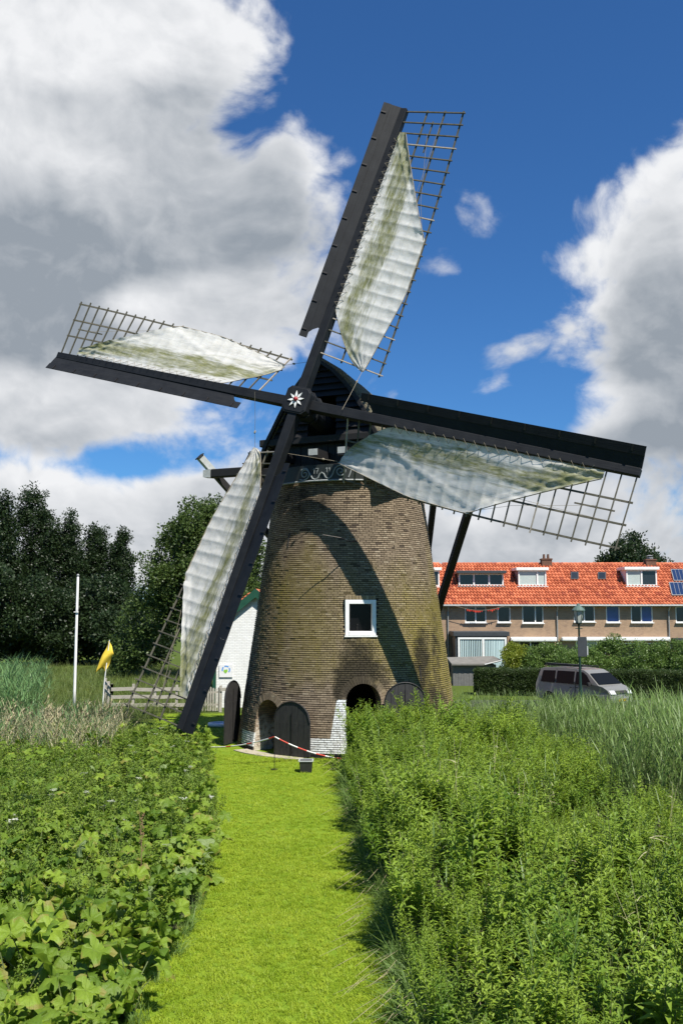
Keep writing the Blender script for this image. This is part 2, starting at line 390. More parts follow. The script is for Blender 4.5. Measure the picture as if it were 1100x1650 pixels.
    sx = t.node('ShaderNodeSeparateXYZ'); t.l.new(p, sx.inputs[0]); X, Y, Z = sx.outputs
    cv = t.node('ShaderNodeCombineXYZ'); t.l.new(t.math('ADD', t.math('MULTIPLY', X, .6), Y), cv.inputs[0]); t.l.new(Z, cv.inputs[1])
    br = t.node('ShaderNodeTexBrick'); t.l.new(cv.outputs[0], br.inputs['Vector']); br.inputs['Scale'].default_value = 1
    br.inputs['Brick Width'].default_value = .22; br.inputs['Row Height'].default_value = .072; br.inputs['Mortar Size'].default_value = .008
    br.inputs['Color1'].default_value = (.23, .15, .09, 1); br.inputs['Color2'].default_value = (.13, .09, .055, 1); br.inputs['Mortar'].default_value = (.08, .07, .055, 1)
    w = t.rmp(t.math('ADD', Z, t.math('MULTIPLY', t.noise(p, 3, 4), .8)), 1.15, 1.55, .75, 0)
    c = t.mix(t.math('MULTIPLY', w, t.rmp(t.noise(p, 9, 5), .3, .55)), br.outputs[0], (.62, .56, .47))
    setp(t, b, col=c, rough=.9, spec=.2, normal=bump(t, br.outputs['Fac'], -.008, .8))
mk_brick()
def mk_thatch():
    m, t, b, o = newmat('thatch'); p = pos(t)
    n = t.noise(t.scalexyz(p, 1, 1, .35), 34, 6, .7); n2 = t.noise(p, 1.3, 4)
    c = t.mix(t.rmp(n, .32, .68), (.035, .031, .024), (.30, .265, .19))
    c = t.mix(t.rmp(n2, .45, .75, 0, .6), c, (.10, .105, .05))
    setp(t, b, col=c, rough=.95, spec=.1, normal=bump(t, n, .06, 1))
mk_thatch()
def mk_cloth():
    m, t, b, o = newmat('sailcloth')
    uv = t.node('ShaderNodeUVMap').outputs[0]; rnd = t.node('ShaderNodeObjectInfo').outputs['Random']
    sx = t.node('ShaderNodeSeparateXYZ'); t.l.new(uv, sx.inputs[0]); q, r = sx.outputs[0], sx.outputs[1]   # q metres from stock, r metres from hub
    sd = t.math('MULTIPLY', rnd, 40)
    cv = t.node('ShaderNodeCombineXYZ'); t.l.new(q, cv.inputs[0]); t.l.new(r, cv.inputs[1]); t.l.new(sd, cv.inputs[2]); vec = cv.outputs[0]
    streak = t.noise(t.scalexyz(vec, 11, .9, 1), 1.0, 8, .72); sp = t.noise(t.scalexyz(vec, 5, 1.6, 1), 1.0, 8, .72); fine = t.noise(t.scalexyz(vec, 26, 5, 1), 1, 5, .7)
    wob = t.math('ADD', q, t.math('MULTIPLY', t.math('SUBTRACT', t.noise(t.scalexyz(vec, 1, .7, 1), .8, 3), .5), .9))
    b1 = t.rmp(t.math('ABSOLUTE', t.math('SUBTRACT', wob, .55)), .05, .62, 1, 0, True)
    b2 = t.rmp(t.math('ABSOLUTE', t.math('SUBTRACT', wob, 1.12)), .02, .26, 1, 0, True)
    b2 = t.math('MULTIPLY', b2, t.rmp(r, 5.0, 3.2, .25, 1))
    ends = t.math('MAXIMUM', t.rmp(r, 3.1, 2.0, 0, .5), t.rmp(r, 8.2, 10.2, 0, .75))
    g = t.math('ADD', t.math('ADD', t.math('MULTIPLY', b1, .62), t.math('MULTIPLY', b2, .30)), t.math('MULTIPLY', ends, .5))
    g = t.rmp(t.math('ADD', t.math('MULTIPLY', g, 1.1), t.math('MULTIPLY', t.math('SUBTRACT', streak, .5), 1.9)), .20, .62, 0, .92)
    g = t.math('MULTIPLY', t.math('MULTIPLY', g, t.rmp(sp, .3, .58, .45, 1)), t.rmp(q, 1.0, 1.45, 1, .12))
    wh = t.mix(t.rmp(sp, .4, .75), (.84, .83, .80), (.68, .66, .60))
    wh = t.mix(t.rmp(fine, .58, .85, 0, .28), wh, (.42, .39, .32))
    seam = t.rmp(t.math('ABSOLUTE', t.math('SUBTRACT', t.math('FRACT', t.math('MULTIPLY', q, 1.75)), .5)), .0, .018, .45, 0)
    wh = t.mix(seam, wh, (.40, .38, .33))
    c = t.mix(g, wh, t.mix(t.rmp(fine, .3, .7), (.075, .095, .014), (.34, .34, .13)))
    setp(t, b, col=c, rough=.85, spec=.15, normal=bump(t, t.noise(t.scalexyz(vec, 7, 4, 1), 1, 5, .6), .02, .5))
    tr = t.node('ShaderNodeBsdfTranslucent'); t.put(tr.inputs[0], c)
    mx = t.node('ShaderNodeMixShader'); mx.inputs[0].default_value = .48
    t.l.new(b.outputs[0], mx.inputs[1]); t.l.new(tr.outputs[0], mx.inputs[2]); t.l.new(mx.outputs[0], o.inputs[0])
mk_cloth()
def mk_ground():
    m, t, b, o = newmat('ground_grass'); p = pos(t)
    n = t.noise(p, .35, 5, .6); n2 = t.noise(p, 8, 5, .7)
    c = t.mix(n, (.045, .085, .012), (.10, .14, .022)); c = t.mix(t.rmp(n2, .4, .7), c, (.055, .065, .018))
    setp(t, b, col=c, rough=.95, spec=.1, normal=bump(t, n2, .05))
    m, t, b, o = newmat('lawn_ground'); p = pos(t)
    n = t.noise(p, 1.2, 5, .65); n2 = t.noise(p, 26, 5, .7)
    c = t.mix(t.rmp(n, .3, .7), (.12, .20, .014), (.17, .24, .02)); c = t.mix(t.rmp(n2, .5, .75, 0, .6), c, (.09, .12, .015)); c = t.mix(t.rmp(t.noise(p, .9, 4, .6), .62, .74, 0, .4), c, (.24, .22, .08))  # sheet coloured darker than the blades, standing in for shade down between them
    setp(t, b, col=c, rough=.95, spec=.1, normal=bump(t, n2, .03))
    m, t, b, o = newmat('asphalt'); p = pos(t)
    setp(t, b, col=t.mix(t.noise(p, 40, 4), (.04, .04, .042), (.075, .073, .07)), rough=.9)
mk_ground()

# ================================================================== setting
AX, AY, TH = .255, 34.8, 9.4            # mill axis and height of the brickwork
def trad(z): return 4.03+(2.73-4.03)*z/TH
XL = lambda Y: .16*pnoise(Vector((Y*.75, 1.3, 0)))+.10*pnoise(Vector((Y*1.9, 4.3, 0)))+interp(Y, [8, 11.4, 12.4, 14.2, 17, 22.5, 27, 31.5], [-2.95, -2.42, -2.33, -2.2, -2.2, -2.85, -3.6, -4.3])   # left edge of the mown path
XR = lambda Y: .14*pnoise(Vector((Y*.7, 9.3, 0)))+.10*pnoise(Vector((Y*1.8, 14.3, 0)))+interp(Y, [8, 11.4, 14, 17.2, 21.4, 25.5, 28, 30.6], [.95, .75, .68, .62, .35, .12, .22, .35])

def sheet(name, pts, z, mat, nx=1):
    mb = MB(); mb.add([(x, y, z) for x, y in pts], [tuple(range(len(pts)))]); return tag(mb.build(name, mat), kind='structure')
sheet('ground', [(-900, -300), (900, -300), (900, 1500), (-900, 1500)], 0, 'ground_grass')
ys = [6, 9, 11.4, 12.4, 14.2, 17, 19.5, 22.5, 25, 27, 29.5]
lawn = [(XR(y)+.2, y) for y in ys]+[(.9, 32), (.9, 31), (-.2, 31.2), (-3.3, 34.8), (-3.3, 44), (-8.0, 44), (-8.0, 37)]+[(XL(y)-.2, y) for y in ys[::-1]]
sheet('lawn', lawn, .004, 'lawn_ground')
sheet('road', [(-3, 45.2), (140, 43.5), (140, 50.2), (-3, 50.5)], .004, 'asphalt')
mb = MB()
for i in range(7):
    a0 = -1.05+i*.1; p = [(AX+sin(a)*r, AY-cos(a)*r) for a, r in ((a0, 4.02), (a0+.097, 4.02), (a0+.097, 4.55), (a0, 4.55))]
    z = .035+.006*random.random()
    mb.add([(x, y, 0) for x, y in p]+[(x, y, z) for x, y in p], [(4, 5, 6, 7), (0, 1, 5, 4), (1, 2, 6, 5), (2, 3, 7, 6), (3, 0, 4, 7)])
tag(mb.build('paving_strip', 'concrete'), kind='structure')

# ================================================================== windmill
ROOT = Vector((AX, AY, 0))
mill = thing('windmill', ROOT, 'round brick tower windmill with black cap, four sails and half furled white sailcloths', 'windmill')
YAW, TILT, PHI = RAD(23.3), RAD(10.8), RAD(74.1)
HUB = Vector((-1.38, 31.07, 11.77))
NF = Vector((-sin(YAW)*cos(TILT), -cos(YAW)*cos(TILT), sin(TILT)))
UH = Vector((cos(YAW), -sin(YAW), 0)); WV = -(UH.cross(NF)); WV = WV if WV.z > 0 else -WV
BK = Vector((sin(YAW), cos(YAW), 0))

def on_tower(px, py):
    d = ray(px, py); t = 20.0; o = Vector((0, 0, CH))
    while t < 50:
        p = o+d*t
        if hypot(p.x-AX, p.y-AY) <= trad(p.z): break
        t += .01
    return atan2(p.x-AX, -(p.y-AY)), p.z, p          # angle from the camera-facing side, + to the right
# openings: (theta0, width, spring height, total height)
thL = -.800; thR = on_tower(586, 1150)[0]; thW, zW, _ = on_tower(580.5, 995)
DOORS = [(thL, 1.22, 1.15, 1.76), (thR, 1.16, 1.78, 2.38), (-1.66, 1.1, 1.5, 2.1)]
WIN = (thW, 1.04, zW-.60, zW+.60)
def in_arch(s, z, w, sp, h, g=0.0):
    hw = w/2+g
    if abs(s) >= hw or z < -.1: return False
    if z <= sp: return True
    rise = h-sp+g
    return (s/hw)**2+((z-sp)/rise)**2 < 1
def wrap(a): return (a+pi) % (2*pi)-pi
def hole(th, z, g=0.0):
    r = trad(z)
    for t0, w, sp, h in DOORS:
        d = wrap(th-t0)
        if abs(d) < 1 and in_arch(r*sin(d), z, w, sp, h, g): return True
    d = wrap(th-WIN[0])
    g = min(g, .01); return abs(d) < 1 and abs(r*sin(d)) < WIN[1]/2+g and WIN[2]-g < z < WIN[3]+g
def tpt(th, z, dr=0.0): r = trad(z)+dr; return Vector((r*sin(th), -r*cos(th), z))
def painted(th, z):
    if z < .17: return 0.0
    r = trad(z)
    sL = r*wrap(th-thL); sR = r*wrap(th-thR)
    if z < .62+.02*sin(th*30) and (sL < -.55 and sL > -1.1 or (sL > .6 and sR < -.5)): return 1.0
    if -.58-.38+.12*(z-.6) < sR < -.5 and z < 1.86: return 1.0
    return 0.0
# mortar core: a shell with the openings left out
mb = MB(); NTH = 360; NZ = 118; dz = TH/NZ
for j in range(NZ+1):
    for i in range(NTH): mb.v.append(tuple(tpt(2*pi*i/NTH, j*dz, -.014)))
for j in range(NZ):
    for i in range(NTH):
        th = 2*pi*(i+.5)/NTH
        if hole(th, (j+.5)*dz, .05): continue
        mb.face((j*NTH+i, j*NTH+(i+1) % NTH, (j+1)*NTH+(i+1) % NTH, (j+1)*NTH+i))
tower = mb.build('tower', 'mortar', mill, smooth=True)
# bricks laid in courses with recessed joints
PIT, BL = .071, .215
singles = []; mb = MB()
def brick_frame(th, z, r):
    t = Vector((cos(th), sin(th), 0)); n = Vector((sin(th), -cos(th), 0)); sl = (trad(z+.01)-trad(z))/.01
    up = (Vector((0, 0, 1))+n*sl).normalized(); nn = t.cross(up); nn = nn if nn.dot(n) > 0 else -nn
    return t, up, nn
UNIT = [(-.5, 0, -.5), (.5, 0, -.5), (.5, 0, .5), (-.5, 0, .5), (-.49, 1, -.45), (.49, 1, -.45), (.49, 1, .45), (-.49, 1, .45)]
UF = [(4, 5, 6, 7), (0, 1, 5, 4), (1, 2, 6, 5), (2, 3, 7, 6), (3, 0, 4, 7)]
cand = []
for j in range(int(TH/PIT)):
    z = (j+.5)*PIT; r = trad(z); N = int(2*pi*r/BL); ph = random.random()*.3+(.5 if j % 2 else 0)
    for i in range(N):
        th = wrap(2*pi*(i+ph)/N)
        hd = (j % 4 == 1 and i % 2)             # a few header pairs among the stretchers
        subs = [(th-.25*2*pi/N, .46), (th+.25*2*pi/N, .46)] if hd else [(th, .94)]
        for th2, fl in subs:
            e = BL*.32/r
            if hole(th2, z, .09) or hole(th2-e, z, .02) and hole(th2+e, z, .02): continue
            cand.append((th2, z, BL*fl*(2*pi*r/N)/BL, PIT*random.uniform(.68, .78), random.gauss(.024, .005), random.random(), painted(th2, z), random.gauss(0, .006)))
def pickable(c):
    th, z = c[0], c[1]; px = 550+1500*(AX+trad(z)*sin(th))/(AY-trad(z)*cos(th)); return (445 < px < 560 and abs(wrap(th)) < 1.2 and (z > 1.95 or px > 505))
sel = set(i for _, i in sorted((tpt(c[0], c[1]) + ROOT - Vector((0, 0, CH))).length+(0 if pickable(c) else 99) and ((tpt(c[0], c[1])+ROOT-Vector((0, 0, CH))).length+(0 if pickable(c) else 99), i) for i, c in enumerate(cand))[:300])
vmesh = {}
def brick_variant(k, p):
    if (k, p) not in vmesh:
        b2 = MB(); jig = [tuple(c+random.uniform(-.02, .02) for c in v) for v in UNIT]; b2.add(jig, UF, None, rnd=(k+.5)/8, paint=p); vmesh[(k, p)] = b2.mesh('brick', 'tower_brick')
    return vmesh[(k, p)]
for i, (th, z, ln, hh, dp, rn, pt, tw) in enumerate(cand):
    t, up, nn = brick_frame(th, z, 0); o = tpt(th, z, -.016); x, y, zz = t*ln, nn*(dp+.008), up*hh
    if i in sel:
        link('brick', brick_variant(int(rn*8), pt), tower, M=mat4(x, y, zz, o))
    else:
        rr = [random.uniform(-.02, .02) for _ in range(4)]
        vs = [tuple(o+x*(a+rr[k % 4]*(b > 0))+y*b+zz*(c+rr[(k+1) % 4]*.8)) for k, (a, b, c) in enumerate(UNIT)]
        mb.add(vs, UF, None, rnd=rn, paint=pt)
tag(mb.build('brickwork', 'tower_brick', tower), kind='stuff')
# arch rings and reveals
def arch_outline(w, sp, h, n=20):
    pts = [(-w/2, 0.0), (-w/2, sp*.5), (-w/2, sp)]
    for k in range(1, n): a = pi-pi*k/n; pts.append((w/2*cos(a), sp+(h-sp)*sin(a)))
    return pts+[(w/2, sp), (w/2, sp*.5), (w/2, 0.0)]
def wall_pt(t0, s, z, dr=0.0):
    r = trad(max(z, 0)); th = t0+math.asin(max(-1, min(1, s/r))); return tpt(th, z, dr)
for di, (t0, w, sp, h) in enumerate(DOORS):
    n0 = Vector((sin(t0), -cos(t0), 0)); out = arch_outline(w, sp, h); m2 = MB()
    for s_, z in out: m2.v.append(tuple(wall_pt(t0, s_, z, .002)))
    for s_, z in out: m2.v.append(tuple(wall_pt(t0, s_*.93, z, 0)-n0*.85))
    n = len(out)
    for k in range(n-1): m2.face((k, k+1, n+k+1, n+k))
    m2.build('door_reveal', 'reveal_brick', tower)
    jb = MB(); zz = PIT*.5
    while zz < sp:
        for sg in (-1, 1):
            e = .11 if int(zz/PIT) % 2 else .20; vs = []
            for dr in (-.03, .022+random.uniform(0, .006)):
                for a_, z_ in ((0, -.4), (e, -.4), (e, .4), (0, .4)): vs.append(tuple(wall_pt(t0, sg*(w/2+a_), zz+z_*PIT, dr)))
            jb.add(vs, [(4, 5, 6, 7), (0, 1, 5, 4), (1, 2, 6, 5), (2, 3, 7, 6), (3, 0, 4, 7)], None, rnd=random.random(), paint=0.0)
        zz += PIT
    tag(jb.build('jamb_bricks', 'tower_brick', tower), kind='stuff')
    K = 23
    for k in range(K):
        a0, a1 = pi-pi*(k+.06)/K, pi-pi*(k+.94)/K; vs = []
        for dr in (-.03, .020+random.uniform(0, .008)):
            for a, e in ((a0, 0), (a1, 0), (a1, .25), (a0, .25)):
                s_, z = (w/2+e)*cos(a), sp+(h-sp+e)*sin(a); vs.append(tuple(wall_pt(t0, s_, z, dr)))
        b2 = MB(); b2.add(vs, [(4, 5, 6, 7), (0, 1, 5, 4), (1, 2, 6, 5), (2, 3, 7, 6), (3, 0, 4, 7)], None, rnd=random.random()*.75, paint=0.0)
        b2.build('arch_brick', 'tower_brick', tower)
# window: frame, sash opening
t0 = WIN[0]; t = Vector((cos(t0), sin(t0), 0)); n0 = Vector((sin(t0), -cos(t0), 0)); zc = (WIN[2]+WIN[3])/2
Mw = mat4(t, -n0, (0, 0, 1), tpt(t0, zc, -.03))
mb = MB(); W2, H2, fw = .52, .59, .135
mb.box((-W2+fw/2, .07, 0), (fw, .34, 2*H2)); mb.box((W2-fw/2, .07, 0), (fw, .34, 2*H2)); mb.box((0, .075, H2-fw/2), (2*W2-2*fw, .33, fw)); mb.box((0, .05, -H2+fw/2), (2*W2-2*fw, .36, fw))
win = bevel(mb.build('window', 'white_paint', mill, M=Mw), .008)
mb = MB(); mb.box((0, -.07, -H2-.03), (2*W2+.06, .18, .045)); mb.build('window_sill', 'white_paint', win)
mb = MB(); mb.box((0, .2, 0), (2*W2-2*fw+.02, .012, 2*H2-2*fw+.02)); mb.build('pane', 'dark_glass', win)
mb = MB(); mb.bar((-.08, .17, -.45), (-.08, .17, -.24), .018, .018); mb.box((-.08, .17, -.23), (.05, .02, .03)); mb.build('window_catch', 'iron', win)
for k in range(9):
    a = (k-4)*.115; b2 = MB(); b2.box((a, -.035, H2+.075), (.10, .09, .13), None, rnd=random.random(), paint=0.0); b2.build('lintel_brick', 'tower_brick', win)
# door leaves
def leaf(w, sp, h, hinge, direction, M_label, planks=6, ledges=True):
    d = Vector(direction).normalized(); nrm = Vector((d.y, -d.x, 0)); nrm = nrm if nrm.y < 0 else -nrm
    M = mat4(d, -nrm, (0, 0, 1), hinge); out = []
    root = None
    for k in range(planks):
        x0, x1 = w*k/planks+.004, w*(k+1)/planks-.004; pts = [(x0, .0)]
        top = lambda x: sp+(h-sp)*sqrt(max(0, 1-((x-w/2)/(w/2))**2))
        N = 5
        pts = [(x0, .03), (x1, .03)]+[(lerp(x1, x0, i/N), top(lerp(x1, x0, i/N))) for i in range(N+1)]
        b2 = MB(); b2.prism(pts, -.02-.004*(k % 2), .02)
        if root is None: root = b2.build('door_leaf', 'door_black', mill, M=M, label=M_label)
        else: b2.build('plank', 'door_black', root)
    n = 14; rim = [(lerp(0, w, i/n), sp+(h-sp)*sqrt(max(0, 1-(2*i/n-1)**2)), ) for i in range(n+1)]
    b2 = MB(); b2.tube([(x, -.028, z) for x, z in rim], .022, 5); b2.build('rim', 'tar_board', root)
    if ledges:
        for z in (sp*.28, sp*.95):
            b2 = MB()
            for k in range(7): b2.lathe([(.014, 0), (.010, .008), (0.001, .012)], (0, 0, 0), 6, Matrix.Translation((w*(.16+k*.115), -.024, z)) @ Matrix.Rotation(pi/2, 4, 'X'))
            b2.build('nail_row', 'iron', root)
        b2 = MB(); b2.bar((w*.5, -.035, .14), (w*.5, -.035, sp*1.25), .022, .022); b2.box((w*.5, -.04, .16), (.07, .03, .05)); b2.build('bolt', 'iron', root)
        for z in (sp*.3, sp*.97): b2 = MB(); b2.bar((-.06, .03, z), (w*.7, .03, z), .012, .06); b2.build('strap_hinge', 'iron', root)
    return root
hL = tpt(thL+math.asin(.62/4.0), 0, .10)
leaf(1.46, 1.12, 1.76, hL+Vector((0, 0, .03)), (1, -.66, 0), 'black plank door leaf standing open beside the small left archway')
hR = tpt(thR+math.asin(.60/4.0), 0, .12)
leaf(1.40, 1.75, 2.40, hR+Vector((0, 0, .03)), (1, .16, 0), 'black plank door leaf open to the right, mostly behind tall plants')
leaf(1.25, 1.55, 2.22, Vector((-3.72-AX, 34.75-AY, .03)), (-.36, -1, 0), 'tall black door leaf seen nearly edge on at the left flank')
# wall anchors and an iron rod
def anchor(px, py, ln):
    th, z, p = on_tower(px, py); b2 = MB(); b2.bar(tpt(th, z-ln/2, .025), tpt(th, z+ln/2, .025), .035, .03, up=(0, 1, 0)); b2.build('wall_anchor', 'iron', tower)
for a in ((421, 1108, .75), (723, 1075, .7), (676, 1085, .5), (466, 870, .5), (692, 880, .4)): anchor(*a)
th, z, p = on_tower(575, 872); b2 = MB(); P0 = tpt(th, z, -.02); b2.tube([P0, P0+Vector((-.25, -.55, -.05)), P0+Vector((-.55, -.85, .05)), P0+Vector((-1.15, -1.0, .14))], [.022, .02, .018, .015], 6); b2.build('iron_rod', 'iron', tower)

# ---- cap (local frame: x right, y back, z up, origin at the axis on top of the brickwork)
MC = mat4(UH, BK, (0, 0, 1), (0, 0, TH))
FRONT = -2.30
def cap_half(y):                       # half width of the base at depth y
    if y < 0: return sqrt(max(.05, 2.86**2-(y*.72)**2))
    return sqrt(max(.02, 2.86**2-(y*.95)**2))
def cap_h(y): return interp(y, [-2.6, -2.3, 0, 1.6, 2.6, 3.0], [4.22, 4.2, 3.85, 3.2, 2.2, 1.2])
def cap_prof(u):                       # u 0 at eave, 1 at ridge -> (fraction of width, fraction of height)
    zz = u; x = (1-u**1.75)**.82 if u < 1 else 0
    return x*(1+.05*sin(pi*min(1, u*2.2))), zz
mb = MB(); ysn = [FRONT-.12, -2.0, -1.5, -1, -.5, 0, .5, 1, 1.5, 2.0, 2.4, 2.7, 2.95]; NU = 15
for y in ysn:
    hw, h = cap_half(y), cap_h(y)
    for sgn in (-1, 1):
        for k in range(NU):
            u = k/(NU-1); u = u if sgn < 0 else 1-u
            if sgn > 0 and k == 0: continue
            fx, fz = cap_prof(u); nz = pnoise(Vector((y*1.7, fx*sgn*2.5, fz*3)))*.07
            mb.v.append((sgn*fx*hw*(1+nz*.5), y, fz*h-.05+nz))
RN = 2*NU-1
for i in range(len(ysn)-1):
    for k in range(RN-1): mb.face((i*RN+k, (i+1)*RN+k, (i+1)*RN+k+1, i*RN+k+1))
mb.face([(len(ysn)-1)*RN+k for k in range(RN)])
cap = mb.build('cap', 'thatch', mill, smooth=True, M=MC, label='thatched windmill cap with black boarded front')
so = cap.modifiers.new('thick', 'SOLIDIFY'); so.thickness = .22; so.offset = -1
# front boarding
def width_at(z, y=FRONT):
    h = cap_h(y); u = min(.999, max(0, (z+.05)/h)); return cap_half(y)*cap_prof(u)[0]-.06
z = 1.55; k = 0
while z < 3.95:
    w0, w1 = width_at(z), width_at(z+.24); y0, y1 = FRONT-.16+.03*(k % 2), FRONT-.03
    for sg in (-1, 1):                  # boards left and right of the shaft neck
        inn = .55 if z < 2.75 else 0.0
        if w0-inn < .1: continue
        vs = [(sg*inn, y0, z), (sg*w0, y0, z), (sg*w1, y1, z+.25), (sg*inn, y1, z+.25), (sg*inn, y0+.03, z), (sg*w0, y0+.03, z), (sg*w1, y1+.03, z+.25), (sg*inn, y1+.03, z+.25)]
        b2 = MB(); b2.add(vs, [(0, 1, 2, 3), (7, 6, 5, 4), (0, 4, 5, 1), (1, 5, 6, 2), (2, 6, 7, 3), (3, 7, 4, 0)]); b2.build('front_board', 'tar_board', cap)
    z += .235; k += 1
for i in range(-9, 10):                # upright boards of the storm doors, set back
    x = i*.27; w = width_at(.9)
    if abs(x) > w-.1: continue
    b2 = MB(); b2.box((x, FRONT+.16+.015*(i % 2), .85), (.255, .04, 1.5)); b2.build('storm_board', 'tar_board', cap)
b2 = MB(); b2.box((0, FRONT-.05, 1.42), (4.9, .34, .26)); bevel(b2.build('weather_beam', 'tar_board', cap), .03)
b2 = MB(); b2.box((0, FRONT-.02, .36), (5.0, .30, .30)); bevel(b2.build('breast_beam', 'tar_board', cap), .03)
b2 = MB()                               # black bargeboards following the thatch at the front
for sg in (-1, 1):
    pr = [(sg*cap_prof(i/14)[0]*(cap_half(FRONT)+.05), FRONT-.2, cap_prof(i/14)[1]*4.25-.05) for i in range(15)]
    for i in range(14): b2.bar(pr[i], pr[i+1], .12, .16, up=(0, 1, 0))
b2.build('bargeboard', 'tar_board', cap)
for x, yy in ((-1.35, -3.0), (.05, -3.05), (1.15, -3.05)):
    b2 = MB(); b2.box((x, yy/2-.9, .80), (.34, abs(yy)-1.4, .30)); bm_ = b2.build('beam', 'tar_board', cap)
    b2 = MB(); b2.box((x, yy/2-.9-(abs(yy)-1.4)/2-.006, .83), (.345, .012, .22)); b2.build('beam_end', 'grey_white_paint', cap)
# beard with scroll work and the year
def bp(x, z, e=0.0): th = x/2.95; return (2.95*sin(th), -(2.95+e)*cos(th), z)
b2 = MB(); XS = [-1.7+i*.1 for i in range(35)]
for x in XS:
    for (zz, e) in ((-.16, 0), (.42, .02), (.42, -.05), (-.16, -.07)): b2.v.append(bp(x, zz, e))
for i in range(len(XS)-1):
    for k in range(4): b2.face((i*4+k, i*4+(k+1) % 4, i*4+4+(k+1) % 4, i*4+4+k))
beard = b2.build('beard', 'beard_paint', cap, label='dark curved board with pale scrolls and the year 1711')
b2 = MB(); b2.tube([bp(x, -.14, .03) for x in XS], .035, 5); b2.build('beard_rim', 'scroll_paint', cap)
def spiral(cx, cz, r, turns, a0, sg):
    n = 26; return [(cx+r*(1-i/n*.82)*cos(a0+sg*turns*2*pi*i/n), cz+r*(1-i/n*.82)*sin(a0+sg*turns*2*pi*i/n)) for i in range(n+1)]
def scroll(pts): b2 = MB(); b2.tube([bp(x, z_, .035) for x, z_ in pts], .026, 5); b2.build('scroll', 'scroll_paint', cap)
wave = [(.05+i*.02, .10+.12*cos((i*.02)*2*pi/.52)) for i in range(0, 40)]
scroll(spiral(-.42, .11, .20, 1.6, -pi/2, 1)[::-1]+[(-.30, -.10)]) if False else None
scroll([(-.62, -.06), (-.45, -.10)]+spiral(-.40, .12, .20, 1.7, -pi/2, 1))
scroll([(-.40+.20*cos(a), .12+.20*sin(a)) for a in [pi*.75-i*.25 for i in range(6)]]+[(-.15, .05), (-.08, -.06), (.02, -.10), (.12, -.05), (.18, .08), (.26, .14), (.34, .08), (.40, -.04), (.50, -.08), (.60, -.02), (.66, .10), (.70, .22)]+spiral(.92, .17, .22, 1.8, pi*.95, -1))
scroll([(1.20, -.05), (1.26, .10), (1.30, .24), (1.42, .28), (1.62, .32)])
def glyph(strokes, cx, cz, s_):
    b2 = MB()
    for a, b in strokes: b2.bar(bp(cx+a[0]*s_, cz+a[1]*s_, .03), bp(cx+b[0]*s_, cz+b[1]*s_, .03), .022, .02, up=(0, 1, 0))
    b2.build('numeral', 'scroll_paint', cap)
one = [((0, -.5), (.05, .5)), ((.05, .5), (-.2, .3))]; sev = [((-.3, .5), (.3, .5)), ((.3, .5), (-.05, -.5)), ((-.15, .0), (.25, .0))]
glyph(one, -.03, .20, .18); glyph(sev, .08, .20, .18); glyph(one, .44, .22, .16); glyph(one, .54, .22, .16)
# stretcher beams, braces and tail pole
def capw(x, y, z): return Vector((0, 0, TH))+UH*x+BK*y+Vector((0, 0, z))
b2 = MB(); b2.bar(capw(-5.75, -.3, .80), capw(5.5, -.3, .80), .34, .34); bevel(b2.build('long_stretcher', 'tar_board', mill), .04)
b2 = MB(); b2.bar(capw(-6.08, -.3, .80), capw(-5.75, -.3, .80), .345, .27, w2=.345, h2=.345); b2.build('stretcher_end', 'grey_white_paint', mill)
b2 = MB(); b2.bar(capw(-3.0, 1.9, .35), capw(3.0, 1.9, .35), .28, .28); b2.build('short_stretcher', 'tar_board', mill)
FOOT = capw(0, 7.0, -8.3)
b2 = MB(); b2.bar(capw(0, 1.0, 1.6), FOOT, .3, .3); b2.build('tail_pole', 'tar_board', mill)
def brace(a, w, ext=0.0, white=False):
    d = (FOOT-a).normalized(); b2 = MB(); b2.bar(a-d*ext, FOOT, w, w*.9); b2.build('brace', 'tar_board', mill)
    if white: b2 = MB(); b2.bar(a-d*(ext+.01), a-d*.05, w+.012, w*.9+.012); b2.build('brace_end', 'grey_white_paint', mill); b2 = MB(); b2.bar(a-d*(ext+.04), a-d*ext, w+.12, w+.05); b2.build('brace_cap', 'tar_board', mill)
brace(capw(-5.75, -.05, .80), .26, .95, True); brace(capw(5.3, -.05, .80), .26); brace(capw(2.85, 1.9, .3), .22); brace(capw(-2.85, 1.9, .3), .22)

# ---- windshaft and poll end (local y = back along the shaft)
MS = mat4(UH, -NF, WV, HUB-ROOT)
b2 = MB(); b2.lathe([(.34, .0), (.36, .9), (.33, 1.0), (.33, 3.2)], (0, 0, 0), 18, Matrix.Rotation(-pi/2, 4, 'X')); 
shaft = b2.build('windshaft', 'black_paint', mill, M=MS, smooth=False)
RP = Matrix.Rotation(PHI-pi/2, 4, 'Y').inverted()
b2 = MB(); o8 = [(.44*a, .44*b) for a, b in ((-1, -.72), (-.72, -1), (.72, -1), (1, -.72), (1, .72), (.72, 1), (-.72, 1), (-1, .72))]
b2.prism(o8, -.37, .55, RP); pe = bevel(b2.build('poll_end', 'black_paint', shaft), .03)
b2 = MB(); b2.prism([(x*1.08, z*1.08) for x, z in o8], -.35, -.28, RP); b2.prism([(x*1.08, z*1.08) for x, z in o8], .02, .08, RP); b2.prism([(x*1.08, z*1.08) for x, z in o8], .5, .58, RP); bevel(b2.build('flange', 'black_paint', shaft), .015)
b2 = MB()
for k in range(8):
    a = k*pi/4+.25; R1 = .31; w = .042
    c_ = (cos(a), sin(a)); pnt = [(0.03*c_[0], .03*c_[1]), (.16*c_[0]-w*c_[1], .16*c_[1]+w*c_[0]), (R1*c_[0], R1*c_[1]), (.16*c_[0]+w*c_[1], .16*c_[1]-w*c_[0])]
    b2.prism(pnt, -.405, -.372, RP)
b2.build('star', 'white_paint', shaft)
